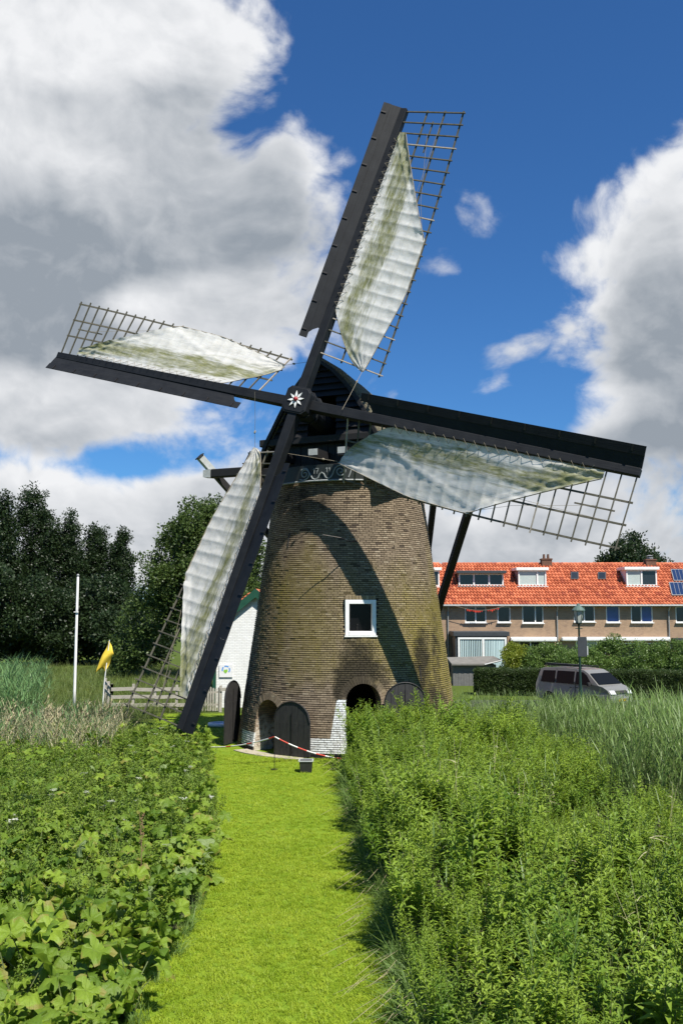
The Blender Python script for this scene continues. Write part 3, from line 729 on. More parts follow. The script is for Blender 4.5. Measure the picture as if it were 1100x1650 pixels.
b2 = MB(); b2.lathe([(.085, 0), (.08, .05), (.05, .085), (.004, .10)], (0, 0, 0), 14, Matrix.Translation((0, -.38, 0)) @ Matrix.Rotation(pi/2, 4, 'X')); b2.build('boss', 'red_paint', shaft, smooth=True)

# ---- sails (local: x to the trailing side, y back, z outwards along the stock)
RT = 11.42
def alpha(r): return RAD(34)*(1-min(1, max(0, (r-1.85)/(RT-1.85))))**1.0-RAD(1)
def sp(r, q, f=0.0):
    a = alpha(r); return Vector((.20+q*cos(a)-f*sin(a)*0, q*sin(a)-f, r))
LW = 2.1; NB = 23
RB = [1.86+i*(RT-.07-1.86)/(NB-1) for i in range(NB)]
def cl_lo(r): return -.04 if r > 3.45 else lerp(1.52, -.04, max(0, (r-1.72)/1.73)**.62)
def cl_hi(r):
    if r > 6.7: return lerp(LW+.02, .20, ((r-6.7)/3.75)**.92)
    if r > 4.6: return LW+.03
    return lerp(1.62, LW+.03, ((r-1.72)/2.88)**.9)
def make_sail(k):
    an = PHI+k*pi/2; d = UH*cos(an)+WV*sin(an); tr = -NF.cross(d)
    M = mat4(tr, -NF, d, HUB-ROOT+NF*(.12 if k % 2 == 0 else -.12))
    b2 = MB(); b2.bar((0, 0, .38), (0, 0, RT), .34, .38, up=(0, 1, 0), w2=.24, h2=.24)
    s = bevel(b2.build('sail', 'black_paint', mill, M=M), .015)
    rs = random.Random(40+k)
    # windboard: two strakes in three lengths, leading edge set forward
    be = RAD(24)
    def wb(r, q, f=0.0): return (-.10-q*cos(be)+f*sin(be), -.10-q*sin(be)-f*cos(be), r)
    for (r0, r1) in ((2.35, 5.2), (5.202, 8.3), (8.302, RT+.02)):
        for (q0, q1, f) in ((0.0, .41, 0), (.38, .66, .024)):
            r0b = r0
            if r0 < 2.4 and q0 == 0.0:  # notched heel
                pts = [(2.62, 0), (r1, 0), (r1, .40), (2.42, .40), (2.58, .28), (2.70, .12)]
            elif r0 < 2.4: pts = [(2.22, .38), (r1, q0), (r1, q1), (2.22, q1)]
            else: pts = [(r0, q0), (r1, q0), (r1, q1), (r0, q1)]
            b2 = MB(); n = len(pts); b2.v = [wb(r, q, f) for r, q in pts]+[wb(r, q, f-.022) for r, q in pts]
            b2.f = [tuple(range(n))[::-1], tuple(range(n, 2*n))]+[(i, (i+1) % n, (i+1) % n+n, i+n) for i in range(n)]
            b2.build('windboard', 'black_paint', s)
    for i in range(9):
        r = 2.5+i*1.07; b2 = MB(); b2.bar(wb(r, .46, .03), wb(r, .64, .03), .05, .05, up=(0, 0, 1)); b2.build('board_clip', 'iron', s)
    for i, r in enumerate(RB):
        j = rs.uniform(-.02, .02)
        b2 = MB(); b2.bar(sp(r, -.14), sp(r, LW+.07+rs.uniform(0, .05)), .052, .036, up=(0, 0, 1)); b2.build('lattice_bar', 'pale_wood' if i == 0 or (i < 20 and rs.random() < .08) else 'lattice_wood', s)
    for q in (.70, 1.38, LW-.02):
        b2 = MB(); pp = [sp(r, q, -.036)+Vector((0, 0, 0)) for r in [RB[0]-.08]+RB[1:-1:2]+[RB[-1]+.09]]
        for a, b in zip(pp, pp[1:]): b2.bar(a, b, .058, .036, up=(0, 1, 0))
        b2.build('lattice_rail', 'lattice_wood', s)
    b2 = MB(); b2.bar(sp(RB[-5]+.2, 1.04, -.036), sp(RB[-2]+.1, 1.04, -.036), .045, .034, up=(0, 1, 0)); b2.build('short_rail', 'lattice_wood', s)
    # cloth
    NR, NQ = 240, 22; me = bpy.data.meshes.new('sailcloth'); V = []; UVv = []; off = rs.uniform(0, 50)
    for i in range(NR+1):
        r = lerp(1.72, 10.45, i/NR)
        for j in range(NQ+1):
            u = j/NQ; q = lerp(cl_lo(r), cl_hi(r), u)
            q += .02*pnoise(Vector((off, r*3, u*2))) if u in (0, 1) else 0
            span = max(.05, cl_hi(r)-cl_lo(r))
            fx_ = ((r-RB[0])/(RB[1]-RB[0])) % 1.0; press = .012-.030*4*fx_*(1-fx_)*min(1, span/.6)*(.55+.45*u)
            bil = .10*sin(pi*u)*min(1, span/1.2)
            wr = .034*pnoise(Vector((r*1.1+off, q*3.2, 3)))+.020*pnoise(Vector((r*3.1+off, q*6, 9)))+.010*pnoise(Vector((r*7+off, q*13, 5)))
            tens = .030*sin((atan2(q-1.6, r-1.7+1e-3))*22+off)*exp(-((r-1.7)/1.3)**2)+.030*sin(q*24+off)*exp(-((r-10.4)/2.2)**2)
            fold = .07*exp(-((u-1)/.07)**2)*(1 if r > 6.9 else .2)
            diag = .035*exp(-((q-1.9+(r-6.7)*(.55 if r > 6.7 else -.38))/.05)**2)
            edge = (.34 if k == 3 else .16)*u**1.7*exp(-((r-3.4)/3.0)**2); p = sp(r, q, max(.026, .066+press+bil*.25+wr*.8+tens*.8+fold+diag+edge)); V.append(tuple(p)); UVv.append((q, r))
    F = [(i*(NQ+1)+j, i*(NQ+1)+j+1, (i+1)*(NQ+1)+j+1, (i+1)*(NQ+1)+j) for i in range(NR) for j in range(NQ)]
    me.from_pydata(V, [], F); me.materials.append(MATS['sailcloth']); uvl = me.uv_layers.new(name='UVMap')
    for lo in me.loops: uvl.data[lo.index].uv = UVv[lo.vertex_index]
    me.polygons.foreach_set('use_smooth', [True]*len(F)); link('sailcloth', me, s, label='half furled white sailcloth streaked with green moss')
    # lacing, bolt rope, sheet
    b2 = MB(); r = 3.5; pts = []; i = 0
    while r < 10.2: pts.append(sp(r, .12 if i % 2 == 0 else -.10, .07 if i % 2 == 0 else .20)); r += .17; i += 1
    b2.tube(pts, .009, 4); b2.build('lacing', 'rope', s)
    b2 = MB(); b2.tube([sp(r, cl_hi(r), .068+(.34 if k == 3 else .16)*exp(-((r-3.4)/3.0)**2)) for r in [1.72+i*.3 for i in range(30)]], .016, 5); b2.tube([sp(r, cl_lo(r), .06) for r in [1.72+i*.15 for i in range(13)]], .013, 5); b2.build('bolt_rope', 'rope', s)
    tip = sp(1.72, 1.57, .30 if k == 3 else .16); end = Vector((1.75, -.15 if k % 2 == 0 else .1, .0))
    b2 = MB(); b2.tube([tip, lerp(tip, end, .3), lerp(tip, end, .5)+Vector((0, .0, -.04)), end], .007, 5); md = lerp(tip, end, .28)
    b2.lathe([(.01, -.06), (.035, -.03), (.035, .03), (.01, .06)], tuple(md), 6); b2.build('sheet_rope', 'rope', s)
    b2 = MB(); b2.tube([sp(RB[-2], 1.38, .03), sp(8, 1.30, .06), sp(6.9, 1.6, .06)], .006, 4); b2.tube([sp(RB[-3], 1.0, .03), sp(8, 1.55, .06), sp(6.9, 1.95, .06)], .006, 4); b2.build('reef_line', 'rope', s)
    return s
for k in range(4):
    s = make_sail(k)
    s['label'] = ['sail pointing up with its cloth half furled', 'sail pointing left with its cloth half furled', 'sail pointing down almost to the ground', 'sail pointing right across the sky'][k]

# ================================================================== houses across the road
def mk_house_mats():
    m, t, b, o = newmat('house_brick'); p = pos(t)
    sx = t.node('ShaderNodeSeparateXYZ'); t.l.new(p, sx.inputs[0]); cv = t.node('ShaderNodeCombineXYZ')
    t.l.new(t.math('ADD', sx.outputs[0], sx.outputs[1]), cv.inputs[0]); t.l.new(sx.outputs[2], cv.inputs[1])
    br = t.node('ShaderNodeTexBrick'); t.l.new(cv.outputs[0], br.inputs['Vector']); br.inputs['Scale'].default_value = 1
    br.inputs['Brick Width'].default_value = .22; br.inputs['Row Height'].default_value = .065; br.inputs['Mortar Size'].default_value = .006
    br.inputs['Color1'].default_value = (.36, .24, .155, 1); br.inputs['Color2'].default_value = (.25, .165, .11, 1); br.inputs['Mortar'].default_value = (.24, .20, .16, 1)
    c = t.mix(t.rmp(t.noise(p, .8, 5, .6), .35, .7), br.outputs[0], (.37, .255, .165)); c = t.mix(t.rmp(t.noise(p, 2.2, 5, .7), .55, .8, 0, .5), c, (.14, .10, .075))
    setp(t, b, col=c, rough=.9, spec=.2, normal=bump(t, br.outputs['Fac'], -.006, .6))
    m, t, b, o = newmat('roof_tile'); p = pos(t); r = attr(t, 'rnd')
    c = t.mix(r, (.34, .088, .040), (.58, .190, .092)); c = t.mix(t.math('GREATER_THAN', r, .9), c, (.30, .075, .04))
    c = t.mix(t.rmp(t.noise(p, 1.1, 5, .6), .52, .8, 0, .25), c, (.22, .07, .045))
    setp(t, b, col=c, rough=.75, spec=.25)
    m, t, b, o = newmat('white_brick'); p = pos(t)
    sx = t.node('ShaderNodeSeparateXYZ'); t.l.new(p, sx.inputs[0]); cv = t.node('ShaderNodeCombineXYZ')
    t.l.new(t.math('ADD', sx.outputs[0], sx.outputs[1]), cv.inputs[0]); t.l.new(sx.outputs[2], cv.inputs[1])
    br = t.node('ShaderNodeTexBrick'); t.l.new(cv.outputs[0], br.inputs['Vector']); br.inputs['Scale'].default_value = 1
    br.inputs['Brick Width'].default_value = .24; br.inputs['Row Height'].default_value = .08; br.inputs['Mortar Size'].default_value = .009
    br.inputs['Color1'].default_value = (.80, .80, .78, 1); br.inputs['Color2'].default_value = (.72, .72, .70, 1); br.inputs['Mortar'].default_value = (.58, .58, .56, 1)
    c = t.mix(t.rmp(t.noise(t.scalexyz(p, 1, 1, .4), 2.2, 5), .5, .8, 0, .35), br.outputs[0], (.50, .50, .45))
    setp(t, b, col=c, rough=.8, spec=.2, normal=bump(t, br.outputs['Fac'], -.006, .7))
    m, t, b, o = newmat('curtain'); p = pos(t); n = t.noise(t.scalexyz(p, 9, 9, .15), 1, 3)
    setp(t, b, col=t.mix(n, (.30, .42, .44), (.55, .66, .66)), rough=.9, spec=.1)
    m, t, b, o = newmat('solar_cell'); p = pos(t)
    setp(t, b, col=t.mix(t.noise(p, 6, 3), (.012, .022, .06), (.02, .04, .10)), rough=.12, spec=.6)
    m, t, b, o = newmat('pane_glass'); setp(t, b, col=(.02, .025, .03), rough=.05, spec=.6)
    m, t, b, o = newmat('pane_blind'); setp(t, b, col=t.mix(t.noise(pos(t), 3, 3), (.36, .42, .40), (.44, .50, .47)), rough=.1, spec=.5)
    m, t, b, o = newmat('pane_blue'); setp(t, b, col=t.mix(t.noise(pos(t), 3, 3), (.03, .06, .20), (.05, .10, .28)), rough=.1, spec=.5)
mk_house_mats()
plain('anthracite', (.035, .040, .045), (.05, .055, .06), 5, .5)
plain('zinc', (.30, .31, .31), (.22, .23, .23), 5, .5, .2)
plain('lead', (.24, .25, .26), (.17, .18, .19), 5, .6)
plain('chimney_brick', (.15, .075, .045), (.09, .05, .035), 6, .9)
plain('felt_roof', (.20, .19, .17), (.13, .125, .11), 3, .9)
plain('green_paint', (.012, .060, .035), (.018, .075, .045), 5, .4)
plain('weathered_light', (.42, .39, .33), (.30, .28, .24), 8, .85, bumpd=.004)
plain('grey_board', (.10, .10, .10), (.15, .15, .145), 5, .7, bumpd=.003)

YF = 70.0; ZE = 5.15; YR = 74.2; ZR = 8.42; SL = (ZR-ZE)/(YR-(YF-.45))
def fx(px, py=1000, Y=YF): return atY(px, py, Y).x
def fz(py, Y=YF): return atY(900, py, Y).z
def roof_at(px, py):                   # photo ray on the front roof plane
    d = ray(px, py); # z = ZE+SL*(y-(YF-.45))
    t = (ZE-SL*(YF-.45)-CH)/(d.z-SL*d.y); return Vector((d.x*t, d.y*t, CH+d.z*t))
class House:
    def __init__(s, x0, x1, label):
        s.o = Vector(((x0+x1)/2, YF+2, 0)); s.x0, s.x1 = x0, x1
        s.root = thing('terraced_house', s.o, label, 'house', 'terrace of brick houses across the road')
    def b(s, name, mat, mb, parent=None, **k):
        return mb.build(name, mat, parent or s.root, off=s.o, **k)
    def wall(s, holes):
        mb = MB(); x0, x1 = s.x0, s.x1
        xs = sorted(set([x0, x1]+[h[0] for h in holes]+[h[1] for h in holes])); zs = sorted(set([0, ZE]+[h[2] for h in holes]+[h[3] for h in holes]))
        for a, b_ in zip(xs, xs[1:]):
            for c, d in zip(zs, zs[1:]):
                mx, mz = (a+b_)/2, (c+d)/2
                if any(h[0] < mx < h[1] and h[2] < mz < h[3] for h in holes): continue
                mb.add([(a, YF, c), (b_, YF, c), (b_, YF, d), (a, YF, d)], [(0, 1, 2, 3)])
        for h in holes:
            for q in (((h[0], h[2]), (h[0], h[3])), ((h[1], h[2]), (h[1], h[3])), ((h[0], h[2]), (h[1], h[2])), ((h[0], h[3]), (h[1], h[3]))):
                mb.add([(q[0][0], YF, q[0][1]), (q[1][0], YF, q[1][1]), (q[1][0], YF+.2, q[1][1]), (q[0][0], YF+.2, q[0][1])], [(0, 1, 2, 3)])
        mb.box(((x0+x1)/2, YF+8.2, ZE/2), (x1-x0, .2, ZE))
        for x in (x0+.1, x1-.1): mb.add([(x, YF+.02, 0), (x, YF+8.3, 0), (x, YF+8.3, ZE), (x, YR, ZR-.15), (x, YF+.02, ZE)], [(0, 1, 2, 3, 4)])
        s.b('wall', 'house_brick', mb)
    def window(s, h, cols, kinds, sill=True, frame='white_paint', fw=.07, y=YF):
        x0, x1, z0, z1 = h; mb = MB(); yy = y+.06; D = .09
        mb.box(((x0+x1)/2, yy, z0+fw/2), (x1-x0, D, fw)); mb.box(((x0+x1)/2, yy, z1-fw/2), (x1-x0, D, fw))
        cut = [x0]+[lerp(x0, x1, c) for c in cols]+[x1]
        for i, c in enumerate(cut):
            w = fw if i in (0, len(cut)-1) else fw*1.2; cx = c+fw/2 if i == 0 else (c-fw/2 if i == len(cut)-1 else c)
            mb.box((cx, yy, (z0+z1)/2), (w, D-.004, z1-z0-2*fw))
        f = s.b('window', frame, mb)
        for i in range(len(cut)-1):
            a, b_ = cut[i]+fw*.7, cut[i+1]-fw*.7; mb = MB(); tl = random.uniform(-.01, .01)
            mb.add([(a, yy+.02, z0+fw*.7), (b_, yy+.02+tl, z0+fw*.7), (b_, yy+.02+tl, z1-fw*.7), (a, yy+.02, z1-fw*.7)], [(0, 1, 2, 3)]); s.b('pane', kinds[i], mb, f)
        if sill: mb = MB(); mb.box(((x0+x1)/2, y-.06, z0-.03), (x1-x0+.1, .2, .06)); s.b('sill', 'white_paint', mb, f)
        return f
    def roof(s):
        mb = MB(); x0, x1 = s.x0, s.x1; per = .245; nrow = 14; L = hypot(YR-(YF-.45), ZR-ZE); rl = L/nrow
        dv = Vector((0, (YR-(YF-.45))/L, (ZR-ZE)/L)); nv = Vector((0, -dv.z, dv.y)); N = int((x1-x0)/per); per = (x1-x0)/N; SEG = 5
        prof = [(0, -.01), (.18, .055), (.42, .078), (.66, .035), (.85, -.02)]
        for r in range(nrow):
            base = Vector((0, YF-.45, ZE))+dv*(r*rl)
            for i in range(N):
                rn = random.random(); j = random.uniform(-.006, .006)
                ps = [(x0+(i+u)*per, h) for u, h in prof]+[(x0+(i+1)*per, 0.0)]
                for k in range(SEG):
                    (xa, ha), (xb, hb) = ps[k], ps[k+1]
                    A = base+nv*(ha+.075+j); B = base+nv*(hb+.075+j); C = base+dv*(rl+.02)+nv*(hb+.004); D = base+dv*(rl+.02)+nv*(ha+.004); E0 = base+nv*(ha-.01); E1 = base+nv*(hb-.01)
                    mb.add([(xa, A.y, A.z), (xb, B.y, B.z), (xb, C.y, C.z), (xa, D.y, D.z), (xa, E0.y, E0.z), (xb, E1.y, E1.z)], [(0, 1, 2, 3), (4, 5, 1, 0)], None, rnd=rn)
        mb.add([(x0, YF-.45, ZE-.02), (x1, YF-.45, ZE-.02), (x1, YR, ZR-.02), (x0, YR, ZR-.02)], [(0, 1, 2, 3)], None, rnd=.3)
        mb.add([(x0, YR, ZR), (x1, YR, ZR), (x1, YR+4.2, ZE), (x0, YR+4.2, ZE)], [(0, 1, 2, 3)], None, rnd=.4)
        o = s.b('roof_tiles', 'roof_tile', mb); tag(o, kind='stuff'); s.rt = o
        for i in range(int((x1-x0)/.36)):
            a = x0+i*.36; mb = MB(); mb.tube([(a, YR, ZR+.03), (a+.2, YR, ZR+.035), (min(x1, a+.37), YR, ZR+.045)], [.10, .105, .115], 8, rnd=random.random()); s.b('ridge_tile', 'roof_tile', mb)
        mb = MB(); mb.tube([(x0, YF-.5, ZE-.03), (x1, YF-.5, ZE-.03)], .075, 8); s.b('gutter', 'zinc', mb)
    def pipe(s, px):
        x = fx(px, 1000); mb = MB(); mb.tube([(x, YF-.5, ZE-.05), (x, YF-.12, ZE-.45), (x, YF-.09, 2.6), (x+.05, YF-.09, .1)], .05, 7); s.b('downpipe', 'zinc', mb)
    def dormer(s, p0, p1, cols, kinds, frame, roofm, cheek, over=.22):
        (ax, ay), (bx, by) = p0, p1
        low = roof_at((ax+bx)/2, by); yf = low.y-.05; x0, x1 = atY(ax, by, yf).x, atY(bx, by, yf).x; z0, z1 = low.z, atY(bx, ay, yf).z
        mb = MB()
        yb = YF-.45+(z1-ZE)/SL+.1
        for x in (x0, x1): mb.add([(x, yf, z0-.05), (x, yb, z1), (x, yf, z1)], [(0, 1, 2)])
        d = s.b('dormer', cheek, mb)
        mb = MB(); mb.box(((x0+x1)/2, (yf-over+yb)/2, z1+.10), (x1-x0+.3, yb-yf+over, .22)); bevel(s.b('dormer_roof', roofm, mb, d), .02)
        mb = MB(); mb.box(((x0+x1)/2, yf-.06, z0-.05), (x1-x0+.16, .34, .05)); s.b('lead_flashing', 'lead' if frame != 'white_paint' or cheek == 'anthracite' else 'white_paint', mb, d)
        f = s.window((x0+.02, x1-.02, z0, z1), cols, kinds, False, frame, .10, yf-.08); f.parent = s.root
        return d
    def chimney(s, px, py0, py1, pots=2):
        a = atY(px[0], py0, YR).x; b_ = atY(px[1], py0, YR).x; zt = atY(px[0], py0, YR).z; mb = MB()
        mb.box(((a+b_)/2, YR, (ZR-.4+zt)/2), (b_-a, .7, zt-ZR+.4)); mb.box(((a+b_)/2, YR, zt-.06), (b_-a+.1, .8, .08)); c = s.b('chimney', 'chimney_brick', mb)
        for i in range(pots): mb = MB(); mb.lathe([(.11, 0), (.09, .3), (.10, .34)], (lerp(a, b_, (i+.7)/(pots+.4)), YR, zt), 8); s.b('chimney_pot', 'chimney_brick', mb, c)
def R(px0, px1, py0, py1): return (fx(px0), fx(px1), fz(py1), fz(py0))
XA, XB, XC = fx(722.5), fx(898.5), fx(1077.5)
WPX = XB-XA
# --- house behind the mill's right edge
h = House(XA-WPX, XA, 'brick terraced house half hidden behind the right side of the windmill')
h.wall([R(600, 633, 977, 1003)]); h.window(R(600, 633, 977, 1003), [.5], ['pane_glass']*2); h.roof(); h.pipe(721)
h.dormer((672, 919), (708, 945), [.5], ['pane_glass']*2, 'white_paint', 'white_paint', 'white_paint')
# --- house with the dark dormer and the rear extension
h = House(XA, XB, 'brick terraced house with wide dark dormer, white dormer and flat roofed extension')
ho = [R(749, 783, 977, 1003), R(801, 822, 977, 1003), R(841, 875, 976, 1004), R(835, 876, 1033, 1062)]
h.wall(ho); h.window(ho[0], [.5], ['pane_glass']*2); h.window(ho[1], [], ['pane_glass']); h.window(ho[2], [.62], ['pane_glass']*2); h.window(ho[3], [.45], ['pane_glass']*2)
h.roof(); h.pipe(896.5)
h.dormer((738, 924), (811, 944), [.34, .68], ['pane_glass']*3, 'white_paint', 'anthracite', 'anthracite', .45)
h.dormer((834, 919), (880, 944), [.68], ['pane_blind', 'pane_blind'], 'white_paint', 'white_paint', 'lead')
h.chimney((871, 887), 900, 910)
mb = MB(); ex0, ex1 = fx(724), fx(819, 1030, YF-2.5); ye = YF-2.5; zt = atY(770, 1018, ye).z
mb.box(((ex0+ex1)/2, YF-1.26, (zt-.3)/2), (ex1-ex0-.2, 2.48, zt-.3)); ext = h.b('extension', 'anthracite', mb)
mb = MB(); mb.box(((ex0+ex1)/2, YF-1.3, zt-.15), (ex1-ex0+.1, 2.62, .32)); bevel(h.b('extension_roof', 'anthracite', mb, ext), .02)
a, b_ = atY(737, 1028, ye).x, atY(815, 1028, ye).x; z0, z1 = .2, atY(770, 1027, ye).z
h.window((a, b_, z0, z1), [.52], ['pane_glass']*2, False, 'white_paint', .13, ye-.12)
for lo, hi in ((a+.15, lerp(a, b_, .52)-.1), (lerp(a, b_, .52)+.1, b_-.15)):
    mb = MB(); n = 40
    for i in range(n+1):
        x = lerp(lo, hi, i/n); y = ye-.045+.012*sin(i*1.9)
        mb.v += [(x, y, z0+.1), (x, y, z1-.1)]
    for i in range(n): mb.face((2*i, 2*i+2, 2*i+3, 2*i+1))
    h.b('curtain', 'curtain', mb, ext)
mb = MB(); a, b_ = fx(820), fx(894); mb.box(((a+b_)/2, YF-.22, fz(1030)), (b_-a, .42, .34)); bevel(h.b('awning', 'white_paint', mb), .08)
# --- house with roof lights, awnings and the right white dormer
h = House(XB, XC, 'brick terraced house with two small roof lights and long white awnings')
ho = [R(924, 958, 976, 1002), R(976, 998, 976, 1003), R(1016, 1051, 976, 1003), R(926, 974, 1032, 1062), R(985, 1070, 1036, 1066)]
h.wall(ho); h.window(ho[0], [.5], ['pane_glass']*2); h.window(ho[1], [], ['pane_blue']); h.window(ho[2], [.48], ['pane_glass', 'pane_blue']); h.window(ho[3], [.4, .7], ['pane_blind', 'pane_blind', 'pane_glass']); h.window(ho[4], [.5], ['pane_glass']*2)
h.roof(); h.pipe(1076)
h.dormer((1008, 918), (1058, 944), [.5], ['pane_blind', 'pane_glass'], 'white_paint', 'white_paint', 'white_paint')
for (p0, p1) in (((918.5, 924), (931, 935.5)), ((962, 924.5), (975, 935.5))):
    A, B, C, D = roof_at(p0[0], p1[1]), roof_at(p1[0], p1[1]), roof_at(p1[0], p0[1]), roof_at(p0[0], p0[1])
    nn = Vector((0, -.62, .78)); mb = MB()
    mb.add([p+nn*.06 for p in (A, B, C, D)]+[p+nn*.17 for p in (A, B, C, D)], [(4, 5, 6, 7), (0, 1, 5, 4), (1, 2, 6, 5), (2, 3, 7, 6), (3, 0, 4, 7)]); f = h.b('roof_light', 'anthracite', mb)
    ce = (A+B+C+D)/4; mb = MB(); mb.add([lerp(p, ce, .22)+nn*.178 for p in (A, B, C, D)], [(0, 1, 2, 3)]); h.b('pane', 'pane_glass', mb, f)
for (p0, p1) in ((902, 985), (988, 1075)):
    mb = MB(); a, b_ = fx(p0), fx(p1); mb.box(((a+b_)/2, YF-.24, fz(1029.5)), (b_-a, .46, .30)); bevel(h.b('awning', 'white_paint', mb), .08)
h.chimney((1038, 1054), 901, 910, 1)
mb = MB(); mb.lathe([(.25, 0), (.28, .12), (.1, .2), (.3, .26), (.05, .34)], (atY(1046, 901, YR).x, YR, atY(1046, 901, YR).z), 10); h.b('chimney_cowl', 'lead', mb)
# --- house with solar panels at the right edge
h = House(XC, XC+WPX, 'brick terraced house with solar panels at the right edge')
ho = [R(1088, 1122, 977, 1003), R(1095, 1170, 1034, 1062)]
h.wall(ho); h.window(ho[0], [.5], ['pane_glass']*2); h.window(ho[1], [.5], ['pane_glass']*2); h.roof()
for (p0, p1, sh) in (((1079, 920), (1103, 938.5), 0), ((1076, 941), (1103, 962), 0), ((1107, 920), (1131, 938.5), 0), ((1107, 941), (1133, 962), 0)):
    A, B, C, D = roof_at(p0[0]+5, p1[1]), roof_at(p1[0]+5, p1[1]), roof_at(p1[0], p0[1]), roof_at(p0[0], p0[1])
    nn = Vector((0, -.62, .78)); mb = MB(); mb.add([p+nn*.10 for p in (A, B, C, D)]+[p+nn*.19 for p in (A, B, C, D)], [(4, 5, 6, 7), (0, 1, 5, 4), (1, 2, 6, 5), (2, 3, 7, 6), (3, 0, 4, 7)]); f = h.b('solar_panel', 'zinc', mb)
    for i in range(4):
        a, b_ = .04+i*.24, .04+(i+1)*.24-.02
        mb = MB(); mb.add([lerp(lerp(A, B, u), lerp(D, C, u), v)+nn*.196 for u, v in ((a, .04), (b_, .04), (b_, .96), (a, .96))], [(0, 1, 2, 3)]); h.b('solar_cell', 'solar_cell', mb, f)
mb = MB(); mb.box((fx(1100), YF-.2, fz(1030)), (fx(1120)-fx(1080), .4, .2)); h.b('awning', 'anthracite', mb)
# bunting under the gutter
g0, g1 = atY(733, 976, YF-.62), atY(812, 976.5, YF-.62)
bt = thing('bunting', (g0+g1)/2, 'red and orange bunting hung below the gutter over the extension', 'bunting')
off = (g0+g1)/2; gp = [lerp(g0, g1, i/24)-Vector((0, 0, .32*sin(pi*i/24))) for i in range(25)]
mb = MB(); mb.tube(gp, .015, 4); mb.build('string', 'rope', bt, off=off)
for i in range(6, 22, 1):
    if i in (14, 15): continue
    p = gp[i]; mb = MB(); s_ = random.uniform(.10, .2); mb.add([p+Vector((-s_*.6, 0, 0)), p+Vector((s_*.6, .02, 0)), p+Vector((0, .01, -s_*1.2)), p+Vector((-s_*.6, .02, 0)), p+Vector((s_*.6, .04, 0)), p+Vector((0, .03, -s_*1.2))], [(0, 1, 2), (5, 4, 3), (0, 3, 4, 1), (1, 4, 5, 2), (2, 5, 3, 0)]); mb.build('pennant', 'tape_red', bt, off=off)
# garden shed
so = Vector((atY(766, 1080, 60).x, 60, 0)); sh = thing('garden_shed', so, 'low grey board shed with felt roof below the curtained window', 'shed')
sx0, sx1 = atY(729, 1075, 60).x, atY(803, 1075, 60).x; zt = atY(766, 1068, 60).z
for i in range(14):
    a = lerp(sx0, sx1-.5, i/14); mb = MB(); mb.box((a+.085, 60+.012*(i % 2), zt/2-.05), (.165, .03, zt-.1)); mb.build('board', 'grey_board', sh, off=so)
mb = MB(); mb.box(((sx0+sx1)/2, 61.2, zt/2-.06), (sx1-sx0-.3, 2.2, zt-.14)); mb.build('body', 'grey_board', sh, off=so)
mb = MB(); mb.add([(sx0-.1, 59.7, zt-.04), (sx1-.9, 59.7, zt-.04), (sx1+.1, 59.7, zt+.22), (sx1+.1, 62.6, zt+.30), (sx0-.1, 62.6, zt+.22)]+[(sx0-.1, 59.7, zt-.14), (sx1-.9, 59.7, zt-.14), (sx1+.1, 59.7, zt+.10), (sx1+.1, 62.6, zt+.18), (sx0-.1, 62.6, zt+.12)], [(0, 1, 2, 3, 4), (9, 8, 7, 6, 5), (0, 5, 6, 1), (1, 6, 7, 2), (2, 7, 8, 3), (3, 8, 9, 4), (4, 9, 5, 0)]); mb.build('roof', 'felt_roof', sh, off=so)
mb = MB(); mb.bar((sx1-.95, 59.66, zt-.08), (sx1+.12, 59.66, zt+.18), .04, .14, up=(0, 1, 0)); mb.build('fascia', 'white_paint', sh, off=so)

# ================================================================== white barn behind the mill
bo = Vector((-4.27, 46.7, 0)); bn = thing('white_barn', bo, 'white painted brick barn gable with green bargeboards behind the sail', 'barn')
hw, ze, za = 2.02, 4.05, 5.72; mb = MB(); D = 9
mb.add([(-hw, 0, 0), (hw, 0, 0), (hw, 0, ze), (0, 0, za), (-hw, 0, ze), (-hw, D, 0), (hw, D, 0), (hw, D, ze), (0, D, za), (-hw, D, ze)], [(0, 1, 2, 3, 4), (9, 8, 7, 6, 5), (0, 5, 6, 1), (1, 6, 7, 2), (4, 9, 5, 0)])
mb.build('wall', 'white_brick', bn)
sl = (za-ze)/hw
for sg in (-1, 1):
    mb = MB(); e = .28; P = [Vector((0, -.22, za+.14)), Vector((sg*(hw+e), -.22, ze-e*sl+.14)), Vector((sg*(hw+e), D+.2, ze-e*sl+.14)), Vector((0, D+.2, za+.14))]
    mb.add([tuple(p) for p in P]+[tuple(p-Vector((0, 0, .1))) for p in P], [(0, 1, 2, 3), (7, 6, 5, 4), (0, 4, 5, 1), (1, 5, 6, 2), (2, 6, 7, 3)], None, rnd=.5); mb.build('roof', 'roof_tile', bn)
    mb = MB(); a, b_ = Vector((0, -.25, za-.14)), Vector((sg*(hw+e), -.25, ze-e*sl-.14)); mb.add([tuple(a+Vector((0, 0, .28))), tuple(b_+Vector((0, 0, .28))), tuple(b_+Vector((0, 0, -.16))), tuple(a+Vector((0, 0, -.16)))]+[tuple(p) for p in (a+Vector((0, .05, .28)), b_+Vector((0, .05, .28)), b_+Vector((0, .05, -.16)), a+Vector((0, .05, -.16)))], [(0, 1, 2, 3), (7, 6, 5, 4), (0, 4, 5, 1), (1, 5, 6, 2), (2, 6, 7, 3), (3, 7, 4, 0)]); mb.build('bargeboard', 'green_paint', bn)
mb = MB()
for i in range(3): mb.tube([(-.42-.16*i, -.05, za+.06-sl*(.42+.16*i)+.1), (-.3-.16*i, .3, za-.0-sl*(.3+.16*i)+.14)], .07, 7, rnd=random.random())
mb.build('verge_tile', 'roof_tile', bn)
mb = MB(); mb.box((-hw+.02, -.06, 1.9), (.16, .12, 3.6)); mb.build('corner_post', 'green_paint', bn)
